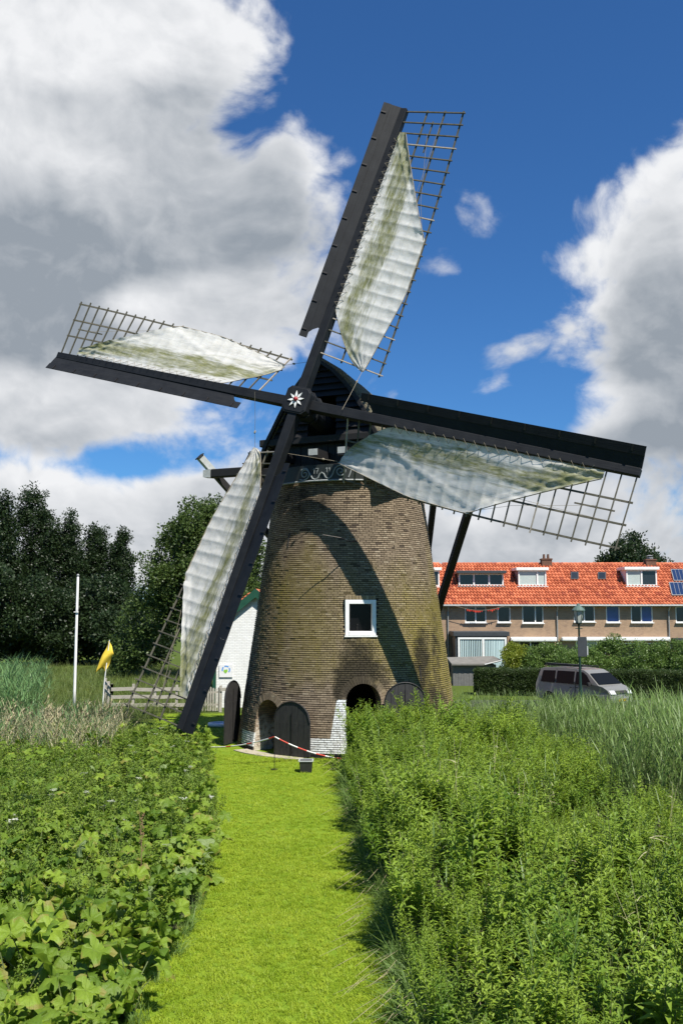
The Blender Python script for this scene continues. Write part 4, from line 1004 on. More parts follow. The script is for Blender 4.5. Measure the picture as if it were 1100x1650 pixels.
# round emblem on the gable
sg_o = atY(364, 1081, 46.6); mb = MB(); mb.box((0, 0, 0), (.66, .03, .62))
sg = tag(mb.build('wall_sign', 'plastic_white'), 'small white sign with blue arc and green patch on the barn gable', 'sign'); sg.location = sg_o+Vector((0, .06, 0))
mb = MB(); n = 14
for i in range(n):
    if i in (4, 9): continue
    a0, a1 = RAD(200-240*i/n), RAD(200-240*(i+.9)/n)
    mb.add([(r*cos(a), -.02, .05+r*sin(a)) for r, a in ((.15, a0), (.15, a1), (.21, a1), (.21, a0))], [(0, 1, 2, 3)])
mb.build('blue_arc', 'plastic_blue', sg)
plain('leaf_green_paint', (.25, .50, .05), (.2, .42, .05), 8, .5)
mb = MB(); mb.add([(-.12, -.02, -.04), (-.02, -.02, -.14), (.09, -.02, -.02), (.06, -.02, .08), (-.03, -.02, .05), (-.1, -.02, .06)], [(0, 1, 2, 3, 4, 5)]); mb.build('green_patch', 'leaf_green_paint', sg)

# ================================================================== fences, flags, small things on the lawn
def rail_fence(p0, p1, n, hts, label, ph=1.3, rh=.16):
    o = Vector(p0); d = Vector(p1)-o; t_ = thing('rail_fence', o, label, 'fence')
    for i in range(n+1):
        q = d*(i/n); mb = MB(); mb.box((q.x, q.y, ph/2), (.11, .11, ph*random.uniform(.96, 1.04))); mb.build('post', 'weathered_light', t_)
    for i in range(n):
        a, b_ = d*(i/n), d*((i+1)/n)
        for h_ in hts:
            mb = MB(); mb.bar((a.x, a.y-.07, h_+random.uniform(-.03, .03)), (b_.x, b_.y-.07, h_+random.uniform(-.03, .03)), .035, rh, up=(1, 0, 0) if False else (0, 0, 1)); mb.build('rail', 'weathered_light', t_)
    return t_
def bar_h(mb, a, b_, th, ht): mb.bar(a, b_, th, ht)
fa, fb = atY(180, 1130, 44.6), atY(320, 1130, 44.6)
rail_fence((fa.x, fa.y, 0), (fb.x, fb.y, 0), 4, (.36, .72, 1.08), 'grey weathered post and rail fence behind the lower sail')
rail_fence((fa.x, fa.y, 0), (fa.x-1.3, fa.y+4, 0), 2, (.72, 1.08), 'short weathered fence running back from the corner post by the flag')
ga, gb = atY(327, 1130, 44.6), atY(352, 1130, 44.7)
gt = thing('picket_gate', (ga.x, ga.y, 0), 'grey weathered picket gate beside the white barn', 'gate')
for i in range(7):
    q = (gb-ga)*(i/6); q.z = 0; mb = MB(); hh = 1.18+.05*sin(i)
    mb.add([(q.x-.04, q.y, .05), (q.x+.04, q.y, .05), (q.x+.04, q.y, hh-.06), (q.x, q.y, hh), (q.x-.04, q.y, hh-.06)]+[(q.x-.04, q.y+.025, .05), (q.x+.04, q.y+.025, .05), (q.x+.04, q.y+.025, hh-.06), (q.x, q.y+.025, hh), (q.x-.04, q.y+.025, hh-.06)], [(0, 1, 2, 3, 4), (9, 8, 7, 6, 5), (0, 5, 6, 1), (1, 6, 7, 2), (2, 7, 8, 3), (3, 8, 9, 4), (4, 9, 5, 0)]); mb.build('picket', 'weathered_light', gt)
for h_ in (.35, .92): mb = MB(); mb.bar((0, .05, h_), (gb.x-ga.x, gb.y-ga.y+.05, h_), .04, .09); mb.build('crossrail', 'weathered_light', gt)
mb = MB(); q = gb-ga; mb.box((q.x+.1, q.y, .62), (.12, .12, 1.24)); mb.build('post', 'weathered_light', gt)
mb = MB(); mb.bar((q.x+.1, q.y-.08, 1.05), (q.x+.75, q.y-.08, 1.08), .04, .17); mb.build('rail', 'weathered_light', gt)
# flagpole and flag
fo = atY(120.5, 1115, 45); fp = thing('flagpole', (fo.x, 45, 0), 'tall bare white flagpole with ball top left of the flag', 'flagpole')
zt = atY(123.5, 927, 45).z
mb = MB(); mb.lathe([(.075, 0), (.07, 1), (.055, zt-.1), (.03, zt-.05)], n=12); mb.build('pole', 'white_paint', fp, smooth=True)
mb = MB(); mb.lathe([(.01, -.07), (.06, -.04), (.07, 0), (.05, .05), (.01, .07)], (0, 0, zt), 10); mb.build('finial', 'zinc', fp, smooth=True)
mb = MB(); zc_ = atY(120, 986, 45).z; mb.bar((-.12, -.08, zc_), (.1, -.08, zc_), .04, .04); mb.box((.04, -.1, zc_+.05), (.06, .05, .16)); mb.build('cleat', 'white_paint', fp)
fo = atY(168, 1112, 44); zt = atY(175, 1031, 44).z
fl = thing('flag', (fo.x, 44, 0), 'yellow flag on a thin white pole standing by the rail fence', 'flag'); lean = .12
mb = MB(); mb.tube([(-.06, 0, 0), (.0, 0, 1.4), (lean*1.6, 0, zt)], [.028, .026, .02], 7); mb.build('pole', 'white_paint', fl)
plain('flag_cloth', (.60, .42, .03), (.70, .52, .06), 5, .8)
mb = MB(); NI, NJ = 14, 12
for i in range(NI+1):
    u = i/NI
    for j in range(NJ+1):
        v = j/NJ; q0 = lerp(atY(176, 1033, 44), atY(158, 1071, 44), v); q1 = lerp(atY(184.5, 1053, 44), atY(170, 1082, 44), v); p = lerp(q0, q1, u)
        if v > .6 and u < .5: p = p+Vector((-.10, 0, -.38))*(v-.6)/.4*(1-u*2)
        mb.v.append((p.x-fo.x+.02*sin(v*7+u*3), -.04+.10*sin(u*5.5+v*4), p.z))
for i in range(NI):
    for j in range(NJ): mb.face((i*(NJ+1)+j, (i+1)*(NJ+1)+j, (i+1)*(NJ+1)+j+1, i*(NJ+1)+j+1))
f_ = mb.build('cloth', 'flag_cloth', fl, smooth=True); f_.modifiers.new('t', 'SOLIDIFY').thickness = .006
# barrier tape
pk = [gnd(322, 1235, 0), gnd(441, 1256, 0), gnd(566, 1262, 0)]
b0, b1, b2_ = atY(325, 1203, 31.6), atY(442.5, 1187, 28.6), atY(575, 1224, 28.9)
bw = thing('barrier_chain', (b1.x, b1.y, 0), 'red and white barrier chain strung on a thin stake before the mill', 'barrier')
off = Vector((b1.x, b1.y, 0))
def span(a, b_, sag, n):
    P = [lerp(a, b_, i/n)-Vector((0, 0, sag*4*(i/n)*(1-i/n))) for i in range(n+1)]
    for i in range(0, n, 2): mb = MB(); mb.tube(P[i:i+3], .019, 6); mb.build('chain_link', 'tape_red' if (i//2) % 4 == 1 or (i//2) % 4 == 2 and n > 30 else 'tape_white', bw, off=off)
span(b0, b1, .12, 28); span(b1, b2_, .16, 36)
mb = MB(); mb.tube([(b1.x, b1.y, 0), (b1.x, b1.y, b1.z+.03)], .011, 6); mb.box((b1.x, b1.y, .04), (.2, .1, .03)); mb.tube([(b1.x, b1.y, b1.z), (b1.x+.04, b1.y, b1.z+.05)], .012, 5); mb.build('stake', 'iron', bw, off=off)
mb = MB(); mb.tube([(b0.x, b0.y, 0), (b0.x, b0.y, b0.z+.03)], .011, 6); mb.build('stake', 'iron', bw, off=off)
mb = MB(); mb.tube([(b2_.x, b2_.y, 0), (b2_.x, b2_.y, b2_.z+.03)], .011, 6); mb.build('stake', 'iron', bw, off=off)
# black planter
po = gnd(493, 1244); pl = thing('planter_pot', po, 'small square black pot with pale rim on the lawn before the door leaf', 'pot')
mb = MB(); mb.box((0, 0, .17), (.34, .34, .34), taper=(1.15, 1.15)); bevel(mb.build('pot', 'plastic_black', pl), .015)
mb = MB()
for a, b_ in (((-.2, -.2), (.2, -.2)), ((.2, -.2), (.2, .2)), ((.2, .2), (-.2, .2)), ((-.2, .2), (-.2, -.2))): mb.bar((a[0], a[1], .345), (b_[0], b_[1], .345), .04, .03)
mb.build('rim', 'grey_white_paint', pl); mb = MB(); mb.box((0, 0, .31), (.36, .36, .02)); mb.build('earth', 'soil', pl)
# paddling tub
to = gnd(356, 1170); tb = thing('paddling_tub', to, 'low round blue and white tub lying on the grass left of the mill', 'tub')
mb = MB(); mb.lathe([(.50, 0), (.55, .05), (.53, .14), (.46, .15), (.44, .06), (.02, .05)], n=24); mb.build('ring', 'plastic_white', tb, smooth=True)
mb = MB(); mb.lathe([(.42, .065), (.30, .09), (.02, .09)], n=24); mb.build('basin', 'plastic_blue', tb, smooth=True)

# ================================================================== street lantern
lo_ = Vector((atY(934, 1090, 43).x, 43, 0)); lp = thing('street_lantern', lo_, 'dark green street lantern post with a sign panel in front of the van', 'street lamp')
zt = atY(927, 973, 43).z; lean = atY(927, 973, 43).x-lo_.x
plain('lamp_green', (.010, .030, .024), (.016, .04, .032), 5, .4)
mb = MB(); mb.lathe([(.10, 0), (.085, .9), (.07, 1.0), (.055, 2.0), (.045, zt-.95), (.06, zt-.92), (.02, zt-.85)], n=12); pst = mb.build('post', 'lamp_green', lp, smooth=True)
mb = MB(); mb.tube([(-.16, 0, zt-1.12), (.16, 0, zt-1.12)], .02, 6); mb.build('crossbar', 'lamp_green', lp)
m, t_, b_, o_ = newmat('lantern_glass'); setp(t_, b_, col=(.42, .44, .40), rough=.2, spec=.5)
mb = MB()
for i in range(6):
    a0, a1 = i*pi/3, (i+1)*pi/3; r0, r1, z0, z1 = .12, .245, zt-.86, zt-.30
    mb.add([(r0*cos(a0), r0*sin(a0), z0), (r0*cos(a1), r0*sin(a1), z0), (r1*cos(a1), r1*sin(a1), z1), (r1*cos(a0), r1*sin(a0), z1)], [(0, 1, 2, 3)])
mb.build('lantern_glass', 'lantern_glass', lp)
mb = MB()
for i in range(6): a0 = i*pi/3; mb.bar((.125*cos(a0), .125*sin(a0), zt-.88), (.25*cos(a0), .25*sin(a0), zt-.29), .018, .018)
mb.lathe([(.10, zt-.92), (.14, zt-.88), (.13, zt-.85), (.05, zt-.85)], n=6); mb.build('lantern_frame', 'lamp_green', lp)
mb = MB(); mb.lathe([(.31, zt-.31), (.30, zt-.27), (.16, zt-.13), (.09, zt-.08), (.07, zt-.02), (.02, zt+.03)], n=12)
plain('verdigris', (.09, .14, .12), (.06, .10, .085), 6, .5); mb.build('lantern_roof', 'verdigris', lp, smooth=False)
mb = MB(); z1, z0 = atY(930, 1026, 43).z, atY(930, 1058, 43).z; mb.box((.12, -.05, (z0+z1)/2), (.42, .04, z1-z0)); sgn = bevel(mb.build('sign_panel', 'anthracite', lp), .01)
mb = MB(); mb.box((.36, -.02, lerp(z0, z1, .3)), (.05, .05, .4)); mb.build('panel_bracket', 'grey_white_paint', lp)

# ================================================================== grey van
def mk_car():
    m, t, b, o = newmat('car_paint'); setp(t, b, col=t.mix(t.noise(pos(t), 2, 3), (.17, .168, .155), (.20, .198, .185)), rough=.4, metal=.1, coat=.25)
    m, t, b, o = newmat('car_glass'); setp(t, b, col=(.008, .009, .010), rough=.22, spec=.08)
    m, t, b, o = newmat('headlight_glass'); setp(t, b, col=(.55, .56, .56), rough=.15, spec=.8)
mk_car()
plain('rubber', (.015, .015, .016), (.025, .025, .025), 8, .8); plain('bumper', (.16, .17, .18), (.2, .21, .22), 8, .5); plain('plate_yellow', (.72, .42, .01), (.66, .38, .01), 8, .5)
co = Vector((atY(938, 1100, 47.2).x, 47.2, 0)); HD = RAD(-56)
van = thing('parked_van', co, 'grey van with roof rack parked by the clipped hedge', 'van', rz=HD)
# side profile (x forward, z up) and half width at each height
Lh = 2.35
def sect(x):      # (roof height, shoulder half width, sill)
    return 0
body_pts = [(-2.33, .35), (-2.36, .75), (-2.32, 1.05), (-2.22, 1.45), (-2.10, 1.78), (-1.9, 1.87), (-1.0, 1.92), (.2, 1.91), (.75, 1.86), (1.05, 1.72), (1.75, 1.18), (2.0, 1.12), (2.25, .98), (2.36, .80), (2.40, .55), (2.36, .32), (1.98, .28)]
wheel = lambda cx: [(cx+.38*cos(a), .33+.38*sin(a)) for a in [RAD(-8+196*i/8) for i in range(9)]]
low = wheel(1.50)+wheel(-1.45)
outl = body_pts+[(1.9, .26)]+low+[(-1.9, .3)]
def hwid(x, z):
    w = .90 if z < 1.05 else lerp(.90, .72, min(1, (z-1.05)/.85)); 
    if x > 1.6: w *= 1-.13*((x-1.6)/.8)**2
    return w
mb = MB(); n = len(outl)
for sg in (-1, 1):
    for x, z in outl: mb.v.append((x, sg*hwid(x, z), z))
mb.f = [tuple(range(n)), tuple(range(n, 2*n))[::-1]]+[(i, i+n, (i+1) % n+n, (i+1) % n) for i in range(n)]
bd = mb.build('body', 'car_paint', van); bevel(bd, .05, 3)
def side_glass(poly, sg, name='side_window', mat='car_glass', e=.012):
    mb = MB(); mb.add([(x, sg*(hwid(x, z)+e), z) for x, z in poly], [tuple(range(len(poly))) if sg < 0 else tuple(range(len(poly)))[::-1]]); return mb.build(name, mat, van)
for sg in (-1, 1):
    side_glass([(-2.0, 1.16), (-1.05, 1.16), (-1.05, 1.76), (-1.9, 1.73)], sg); side_glass([(-.95, 1.16), (.2, 1.16), (.2, 1.77), (-.95, 1.76)], sg); side_glass([(.3, 1.16), (1.38, 1.16), (.98, 1.62), (.72, 1.76), (.3, 1.77)], sg)
    side_glass([(-1.02, .42), (-.99, .42), (-.99, 1.85), (-1.02, 1.85)], sg, 'door_gap', 'rubber', .006); side_glass([(.24, .42), (.27, .42), (.27, 1.85), (.24, 1.85)], sg, 'door_gap', 'rubber', .006)
    mb = MB(); mb.box((.05, sg*.92, 1.0), (.14, .03, .035)); mb.box((.45, sg*.92, 1.0), (.14, .03, .035)); mb.build('door_handle', 'rubber', van)
    mb = MB(); mb.box((1.28, sg*1.0, 1.22), (.12, .2, .17)); bevel(mb.build('side_mirror', 'rubber', van), .03)
    for cx in (1.50, -1.45):
        mb = MB(); mb.lathe([(.20, -.1), (.31, -.11), (.33, -.07), (.33, .07), (.31, .11), (.20, .1)], (0, 0, 0), 22, Matrix.Translation((cx, sg*.80, .33)) @ Matrix.Rotation(pi/2, 4, 'X')); w_ = mb.build('wheel', 'rubber', van, smooth=False)
        mb = MB(); mb.lathe([(.2, -.09), (.18, .105), (.05, .09), (.01, .1)], (0, 0, 0), 16, Matrix.Translation((cx, sg*.80, .33)) @ Matrix.Rotation(-sg*pi/2, 4, 'X')); mb.build('rim', 'zinc', w_)
    mb = MB(); mb.add([(2.28, sg*.78, .98), (2.405, sg*.75, .80), (2.44, sg*.42, .80), (2.33, sg*.45, .97)], [(0, 1, 2, 3) if sg > 0 else (3, 2, 1, 0)]); mb.build('headlight', 'headlight_glass', van)
    mb = MB(); mb.tube([(-1.9, sg*.62, 1.93), (-1.9, sg*.62, 1.99), (.5, sg*.62, 2.0), (.5, sg*.62, 1.92)], .022, 6); mb.build('roof_rail', 'rubber', van)
mb = MB(); mb.add([(1.09, -.70, 1.70), (1.09, .70, 1.70), (1.72, .80, 1.215), (1.72, -.80, 1.215)], [(0, 1, 2, 3)]); 
for i, p in enumerate(mb.v): mb.v[i] = (p[0]+.02, p[1], p[2]+.02)
mb.build('windscreen', 'car_glass', van)
mb = MB(); mb.add([(-2.24, -.72, 1.70), (-2.24, .72, 1.70), (-2.345, .78, 1.15), (-2.345, -.78, 1.15)], [(3, 2, 1, 0)]); mb.build('rear_window', 'car_glass', van)
mb = MB(); mb.add([(2.41, -.40, .83), (2.41, .40, .83), (2.34, .42, .96), (2.34, -.42, .96)], [(0, 1, 2, 3)]); mb.build('grille', 'rubber', van)
mb = MB(); mb.box((2.38, 0, .50), (.16, 1.5, .28)); bevel(mb.build('front_bumper', 'bumper', van), .05)
mb = MB(); mb.box((2.468, -.02, .52), (.012, .52, .115)); plt = mb.build('number_plate', 'plate_yellow', van)
mb = MB()
for i in range(7): mb.box((2.477, -.2+i*.062, .52), (.006, .03 if i not in (2, 5) else .018, .06 if i not in (2, 5) else .012))
mb.build('plate_characters', 'rubber', plt)
for x in (-1.6, -.6, .4): mb = MB(); mb.bar((x, -.66, 2.01), (x, .66, 2.01), .05, .03); mb.build('rack_bar', 'rubber', van)
mb = MB(); mb.box((-.7, -.42, 2.06), (2.5, .36, .07)); mb.build('awning_case', 'rubber', van)

# ================================================================== vegetation
leafmat('herb_leaf', (.075, .160, .018), (.275, .375, .050), .40, rough=.45, tcol=(.42, .56, .04), spec=.25)
leafmat('nettle_leaf', (.065, .135, .018), (.205, .280, .042), .36, rough=.45, spec=.22)
leafmat('reed_leaf', (.075, .145, .030), (.165, .245, .060), .34)
leafmat('reed_green', (.085, .180, .060), (.16, .27, .10), .36)
leafmat('dry_grass', (.46, .45, .24), (.68, .61, .38), .45)
leafmat('lawn_blade', (.18, .295, .014), (.38, .465, .045), .42, tcol=(.56, .64, .05), spec=.2)
leafmat('butterbur_leaf', (.050, .118, .014), (.245, .345, .034), .36, rough=.42, tcol=(.30, .45, .03), veins=True)
leafmat('meadow_grass', (.065, .120, .024), (.15, .18, .045), .3)
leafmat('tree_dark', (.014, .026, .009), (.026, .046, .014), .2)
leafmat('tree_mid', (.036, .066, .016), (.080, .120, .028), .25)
leafmat('bush_leaf', (.060, .115, .024), (.125, .195, .045), .3)
leafmat('bush_yellow', (.13, .18, .02), (.22, .25, .03), .35)
leafmat('hedge_leaf', (.030, .055, .014), (.055, .085, .022), .2)
leafmat('flower_white', (.6, .6, .52), (.7, .7, .62), .2)
plain('stem_green', (.07, .11, .03), (.12, .13, .05), 8, .7)
plain('stem_straw', (.40, .34, .20), (.30, .25, .15), 8, .8)
plain('bark', (.055, .045, .035), (.10, .085, .065), 6, .95, bumpd=.02)
plain('dock_rust', (.30, .19, .10), (.20, .12, .06), 20, .9)

RG = random.Random(11)
def leaf_to(mb, p, d, L, W, droop=.3, fold=.25, mi=0, seg=2):
    d = d.normalized(); side = d.cross(Vector((0, 0, 1)))
    side = side.normalized() if side.length > .05 else Vector((cos(RG.random()*6), sin(RG.random()*6), 0))
    nrm = side.cross(d)
    m1 = p+d*L*.45+nrm*L*.02; tip = p+d*L-Vector((0, 0, L*droop))
    mb.add([tuple(p), tuple(m1+side*W/2+nrm*W*fold), tuple(m1), tuple(m1-side*W/2+nrm*W*fold), tuple(tip)], [(0, 2, 1), (0, 3, 2), (2, 4, 1), (3, 4, 2)], None, mi=mi)
def blade_to(mb, p, d, L, W, droop=.4, n=4, mi=0):
    d = d.normalized(); hz = Vector((d.x, d.y, 0)); hz = hz.normalized() if hz.length > .02 else Vector((1, 0, 0)); side = Vector((-hz.y, hz.x, 0)); b = len(mb.v)
    for i in range(n+1):
        u = i/n; c = p+d*L*u+hz*L*droop*.35*u*u-Vector((0, 0, L*droop*u*u*.8)); w = W*(1-u**1.6)*.5+.0006
        mb.v += [tuple(c+side*w), tuple(c-side*w)]
    for i in range(n): mb.face((b+2*i, b+2*i+1, b+2*i+3, b+2*i+2), mi=mi)
def rdir(az, el): return Vector((cos(az)*cos(el), sin(az)*cos(el), sin(el)))
def herb(i, H=1.6, leafm='herb_leaf', LL=.155, WW=.042, n=36, up=RAD(38), stems=4, spread=.16):
    mb = MB()
    for st in range(stems):            # a root stock throws up a handful of shoots
        a0 = RG.random()*6.28; base = Vector((spread*.4*cos(a0), spread*.4*sin(a0), 0)); Hs = H*RG.uniform(.74, 1.04); bend = Vector((cos(a0), sin(a0), 0))*spread*RG.uniform(.3, 1.6)+Vector((RG.uniform(-.08, .08), RG.uniform(-.08, .08), 0))
        P = lambda u: base+bend*u**1.5+Vector((0, 0, Hs*u))
        mb.tube([P(0), P(.5), P(1)], [.006, .005, .002], 3, False, mi=1); az = RG.random()*6
        for k in range(n):
            u = .40+.60*(k/n)**.9; az += 2.4+RG.uniform(-.4, .4); s = 1.15-.80*max(0, u-.6)/.4
            leaf_to(mb, P(u), rdir(az, up+RG.uniform(-.4, .3)+1.2*max(0, u-.82)), LL*s*RG.uniform(.8, 1.25), WW*s*RG.uniform(.85, 1.2), RG.uniform(.05, .45))
        for b_ in range(2):
            u0 = RG.uniform(.55, .85); a1 = RG.random()*6.28; d = rdir(a1, RAD(58)); L = RG.uniform(.12, .30); q = P(u0)
            for k in range(7): leaf_to(mb, q+d*L*(.2+.8*k/6), rdir(a1+k*2.4, RAD(45)+RG.uniform(-.3, .4)), LL*RG.uniform(.4, .75), WW*.7, .2)
    return mb.mesh('herb', [leafm, 'stem_green'])
library('herb', [herb(i) for i in range(8)])
library('broad', [herb(i, 1.35, 'nettle_leaf', .13, .062, 22, RAD(16), 3, .18) for i in range(4)])
library('nettle', [herb(i, 1.12, 'nettle_leaf', .125, .060, 22, RAD(14), 3, .16) for i in range(6)])
def reed(i, H=2.0, m='reed_leaf', nl=9, lean=.25, W=.026, plume=False):
    mb = MB(); bend = Vector((lean*RG.uniform(.4, 1.3), RG.uniform(-.15, .15), 0)); P = lambda u: bend*u*u+Vector((0, 0, H*u))
    mb.tube([P(0), P(.5), P(1)], [.006, .005, .002], 3, False, mi=1)
    for k in range(nl):
        u = .15+.85*k/nl; az = RG.gauss(0, 1.0)+(pi if RG.random() < .3 else 0); blade_to(mb, P(u), rdir(az, RAD(58)+RG.uniform(-.2, .25)), RG.uniform(.38, .62), W*RG.uniform(.7, 1.2), RG.uniform(.1, .45), 4)
    if plume:
        for k in range(10): blade_to(mb, P(.86+.14*k/10), rdir(RG.gauss(0, .8), RAD(60)), .16, .02, .5, 2, 1)
    return mb.mesh('reed', [m, 'stem_straw' if plume else 'stem_green'])
library('reed', [reed(i) for i in range(6)]); library('reed_green', [reed(i, 2.3, 'reed_green', 11, .5, .03) for i in range(5)])
library('dry', [reed(i, 1.5, 'dry_grass', 7, .35, .014, True) for i in range(5)])
def straw(i):
    mb = MB()
    for k in range(2):
        b = Vector((RG.uniform(-.3, .3), RG.uniform(-.3, .3), 0)); H = RG.uniform(1.3, 1.75); o_ = Vector((RG.uniform(-.1, .1), RG.uniform(-.1, .1), 0)); mb.tube([o_, o_+b*.3+Vector((0, 0, H*.55)), o_+b+Vector((0, 0, H))], [.004, .0034, .0016], 3, False)
        for q in range(3): blade_to(mb, o_+b*.5+Vector((0, 0, H*RG.uniform(.4, .85))), rdir(RG.random()*6.28, RG.uniform(.2, 1.0)), .22, .010, .7, 3)
    return mb.mesh('straw', 'dry_grass')
library('straw', [straw(i) for i in range(4)])
def tuft(i, n=16, h=.075, m='lawn_blade', w=.0065, spread=.055):
    mb = MB()
    for k in range(n):
        a = RG.random()*6.28; r = spread*sqrt(RG.random()); blade_to(mb, Vector((r*cos(a), r*sin(a), 0)), rdir(RG.random()*6.28, RG.uniform(.7, 1.45)), h*RG.uniform(.6, 1.3), w, RG.uniform(.2, .8), 2)
    return mb.mesh('tuft', m)
library('lawn', [tuft(i) for i in range(6)])
library('meadow', [tuft(i, 18, .75, 'meadow_grass', .014, .18) for i in range(5)])
library('grass_edge', [tuft(i, 22, .42, 'reed_leaf', .009, .07) for i in range(4)])
def flat_leaf(mb, p, d, L, W):
    side = d.cross(Vector((RG.uniform(-1, 1), RG.uniform(-1, 1), RG.uniform(-.3, 1)))).normalized(); c = p+d*L*.45
    mb.add([tuple(p), tuple(c+side*W/2), tuple(p+d*L), tuple(c-side*W/2)], [(0, 1, 2, 3)])
def clump(m, R_, n, L, W):
    mb = MB()
    for k in range(n):
        d = rdir(RG.random()*6.28, RG.uniform(-1.2, 1.4)); p = d*R_*RG.random()**.6; dd = (d+Vector((RG.uniform(-1, 1), RG.uniform(-1, 1), RG.uniform(-.9, .5)))).normalized(); flat_leaf(mb, p, dd, L*RG.uniform(.7, 1.3), W*RG.uniform(.7, 1.3))
    return mb.mesh('clump', m)
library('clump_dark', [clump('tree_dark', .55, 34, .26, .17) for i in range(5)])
library('clump_mid', [clump('tree_mid', .42, 34, .20, .12) for i in range(5)])
library('clump_bush', [clump('bush_leaf', .22, 26, .11, .07) for i in range(5)])
library('clump_yellow', [clump('bush_yellow', .22, 26, .11, .07) for i in range(3)])
library('clump_hedge', [clump('hedge_leaf', .12, 26, .06, .035) for i in range(4)])
def umbel(i):
    mb = MB(); mb.tube([(0, 0, 0), (0, 0, 1.05)], .005, 3, False, mi=1)
    for k in range(9):
        a = RG.random()*6.28; r = .075*sqrt(RG.random()); c = Vector((r*cos(a), r*sin(a), 1.1+RG.uniform(-.01, .015))); mb.tube([(0, 0, 1.02), tuple(c)], .0025, 3, False, mi=1)
        for q in range(5): b = c+Vector((RG.uniform(-.02, .02), RG.uniform(-.02, .02), RG.uniform(0, .012))); s = .008; mb.add([tuple(b+Vector(v)*s) for v in ((-1, -1, 0), (1, -1, .2), (1, 1, 0), (-1, 1, .2))], [(0, 1, 2, 3)])
    return mb.mesh('umbel', ['flower_white', 'stem_green'])
library('umbel', [umbel(i) for i in range(3)])

def inview(x, y, m=1.2): return abs(x) < .3667*y*1.06+m
def region(dens, y0, y1, test, xmax=None):
    out = []; y = y0
    area = (y1-y0)*2*(.39*y1+1.5); N = int(area*dens)
    for _ in range(N):
        y = RG.uniform(y0, y1); x = RG.uniform(-1, 1)*(.39*y1+1.5)
        if inview(x, y) and test(x, y): out.append((x, y))
    return out
def in_tower(x, y, g=.25): return hypot(x-AX, y-AY) < 4.03+g
def rz(tilt=.12): return (RG.gauss(0, tilt), RG.gauss(0, tilt), RG.uniform(-.5, .5) if False else RG.random()*6.28)
def rzs(tilt=.1): return (RG.gauss(0, tilt), RG.gauss(0, tilt), RG.gauss(0, .5))

# earth under the beds, coloured dark to fill in the shade between stems
beds = [[(XL(y)-.12, y) for y in (5, 9, 12.4, 14.2, 17, 22.5, 27, 31.5)]+[(-4.9, 33.5), (-9, 35), (-17, 36), (-17, 20), (-9, 5)], [(XR(y)+.12, y) for y in (5, 9, 11.4, 14, 17.2, 21.4, 25.5, 28, 30.2)]+[(2.2, 30.6), (4.6, 33), (5, 43), (20, 43), (20, 20), (8, 5)]]
for b_ in beds: sheet('plant_bed', b_, .008, 'soil')

# --- mown grass
pts = [(x, y) for x, y in region(270, 10.0, 20, lambda x, y: XL(y)-.15 < x < XR(y)+.12)]
pts += [(x, y) for x, y in region(130, 20, 31.6, lambda x, y: XL(y)-.2 < x < XR(y)+.15 and not in_tower(x, y, .1) or (.3 < x < 1.2 and y > 29 and not in_tower(x, y, .05)))]
pts += [(x, y) for x, y in region(30, 31, 44, lambda x, y: -8.4 < x < -3 and not in_tower(x, y, .1) and x > interp(y, [31, 34, 38], [-5.2, -6.4, -8.4]))]
tag(scatter('lawn_grass', 'lawn', [((x, y, .004), rz(.1), RG.uniform(.7, 1.25)*(1+.2*pnoise(Vector((x*2, y*2, 0))))) for x, y in pts]), 'short bright green mown grass of the path and lawn', 'grass', kind='stuff')

# --- right bank: willowherb thicket, reeds behind
def reedzone(x, y): return (y >= 20.5 and x > lerp(.27*y, .12*y, max(0, min(1, (y-24)/9)))) or (y > 31 and x > 3.6)
def herb_h(x, y):
    e = x-XR(y); s = .66+.34*min(1, e/.7)
    if y > 24: s *= 1.0+.18*min(1, (y-24)/4)
    if 13.5 < y < 18.5 and e < 1.6: s *= 1.18                    # a tall stand that shades the path
    hollow = exp(-((y-18.8)/1.7)**2)*min(1, max(0, (x-.16*y)/1.2)) # low wet hollow before the reeds
    s *= 1-.42*hollow
    return s*(1+.42*pnoise(Vector((x*.6, y*.6, 4)))+.26*pnoise(Vector((x*1.5, y*1.5, 8))))
items, broad, dead = [], [], []
for x, y in region(14, 8.2, 31.5, lambda x, y: x > XR(y)+.10 and not in_tower(x, y, .15) and not reedzone(x, y)):
    if pnoise(Vector((x*1.0, y*1.0, 1))) < -.12 and RG.random() < .9: continue
    h_ = herb_h(x, y)*RG.uniform(.72, 1.14); w_ = h_*RG.uniform(1.05, 1.35)
    if pnoise(Vector((x*.45, y*.45, 21))) > .18 and RG.random() < .6: broad.append(((x, y, 0), rz(.14), (w_, w_, h_)))
    else: items.append(((x, y, 0), rz(.13), (w_, w_, h_)))
    if RG.random() < .09: dead.append(((x, y, 0), rz(.16), h_*RG.uniform(.85, 1.12)))
tag(scatter('willowherb_thicket', 'herb', items), 'dense green leafy willowherb thicket right of the mown path', 'plants', kind='stuff')
tag(scatter('broad_leaf_patches', 'broad', broad), 'darker broad leaved patches within the thicket on the right', 'plants', kind='stuff')
tag(scatter('dead_stems', 'straw', dead), 'dry straw coloured stems standing in the thicket on the right', 'plants', kind='stuff')
def reed_s(x, y): return (1.12 if y < 30 else lerp(1.0, .60, min(1, (y-30)/6)))*(1.08 if x > .3*y and y < 30 else .95)
items = [((x, y, 0), rzs(.09), RG.uniform(.70, 1.05)*reed_s(x, y)) for x, y in region(26, 20, 43.5, lambda x, y: x > XR(min(y, 30)) and reedzone(x, y) and not in_tower(x, y, .2))]
items += [((x, y, 0), rzs(.1), RG.uniform(.5, .95)) for x, y in region(1.2, 9, 30, lambda x, y: x > XR(y)+.5 and not in_tower(x, y, .2))]
tag(scatter('reed_bed', 'reed', items), 'tall green reeds standing between the thicket and the road', 'reeds', kind='stuff')
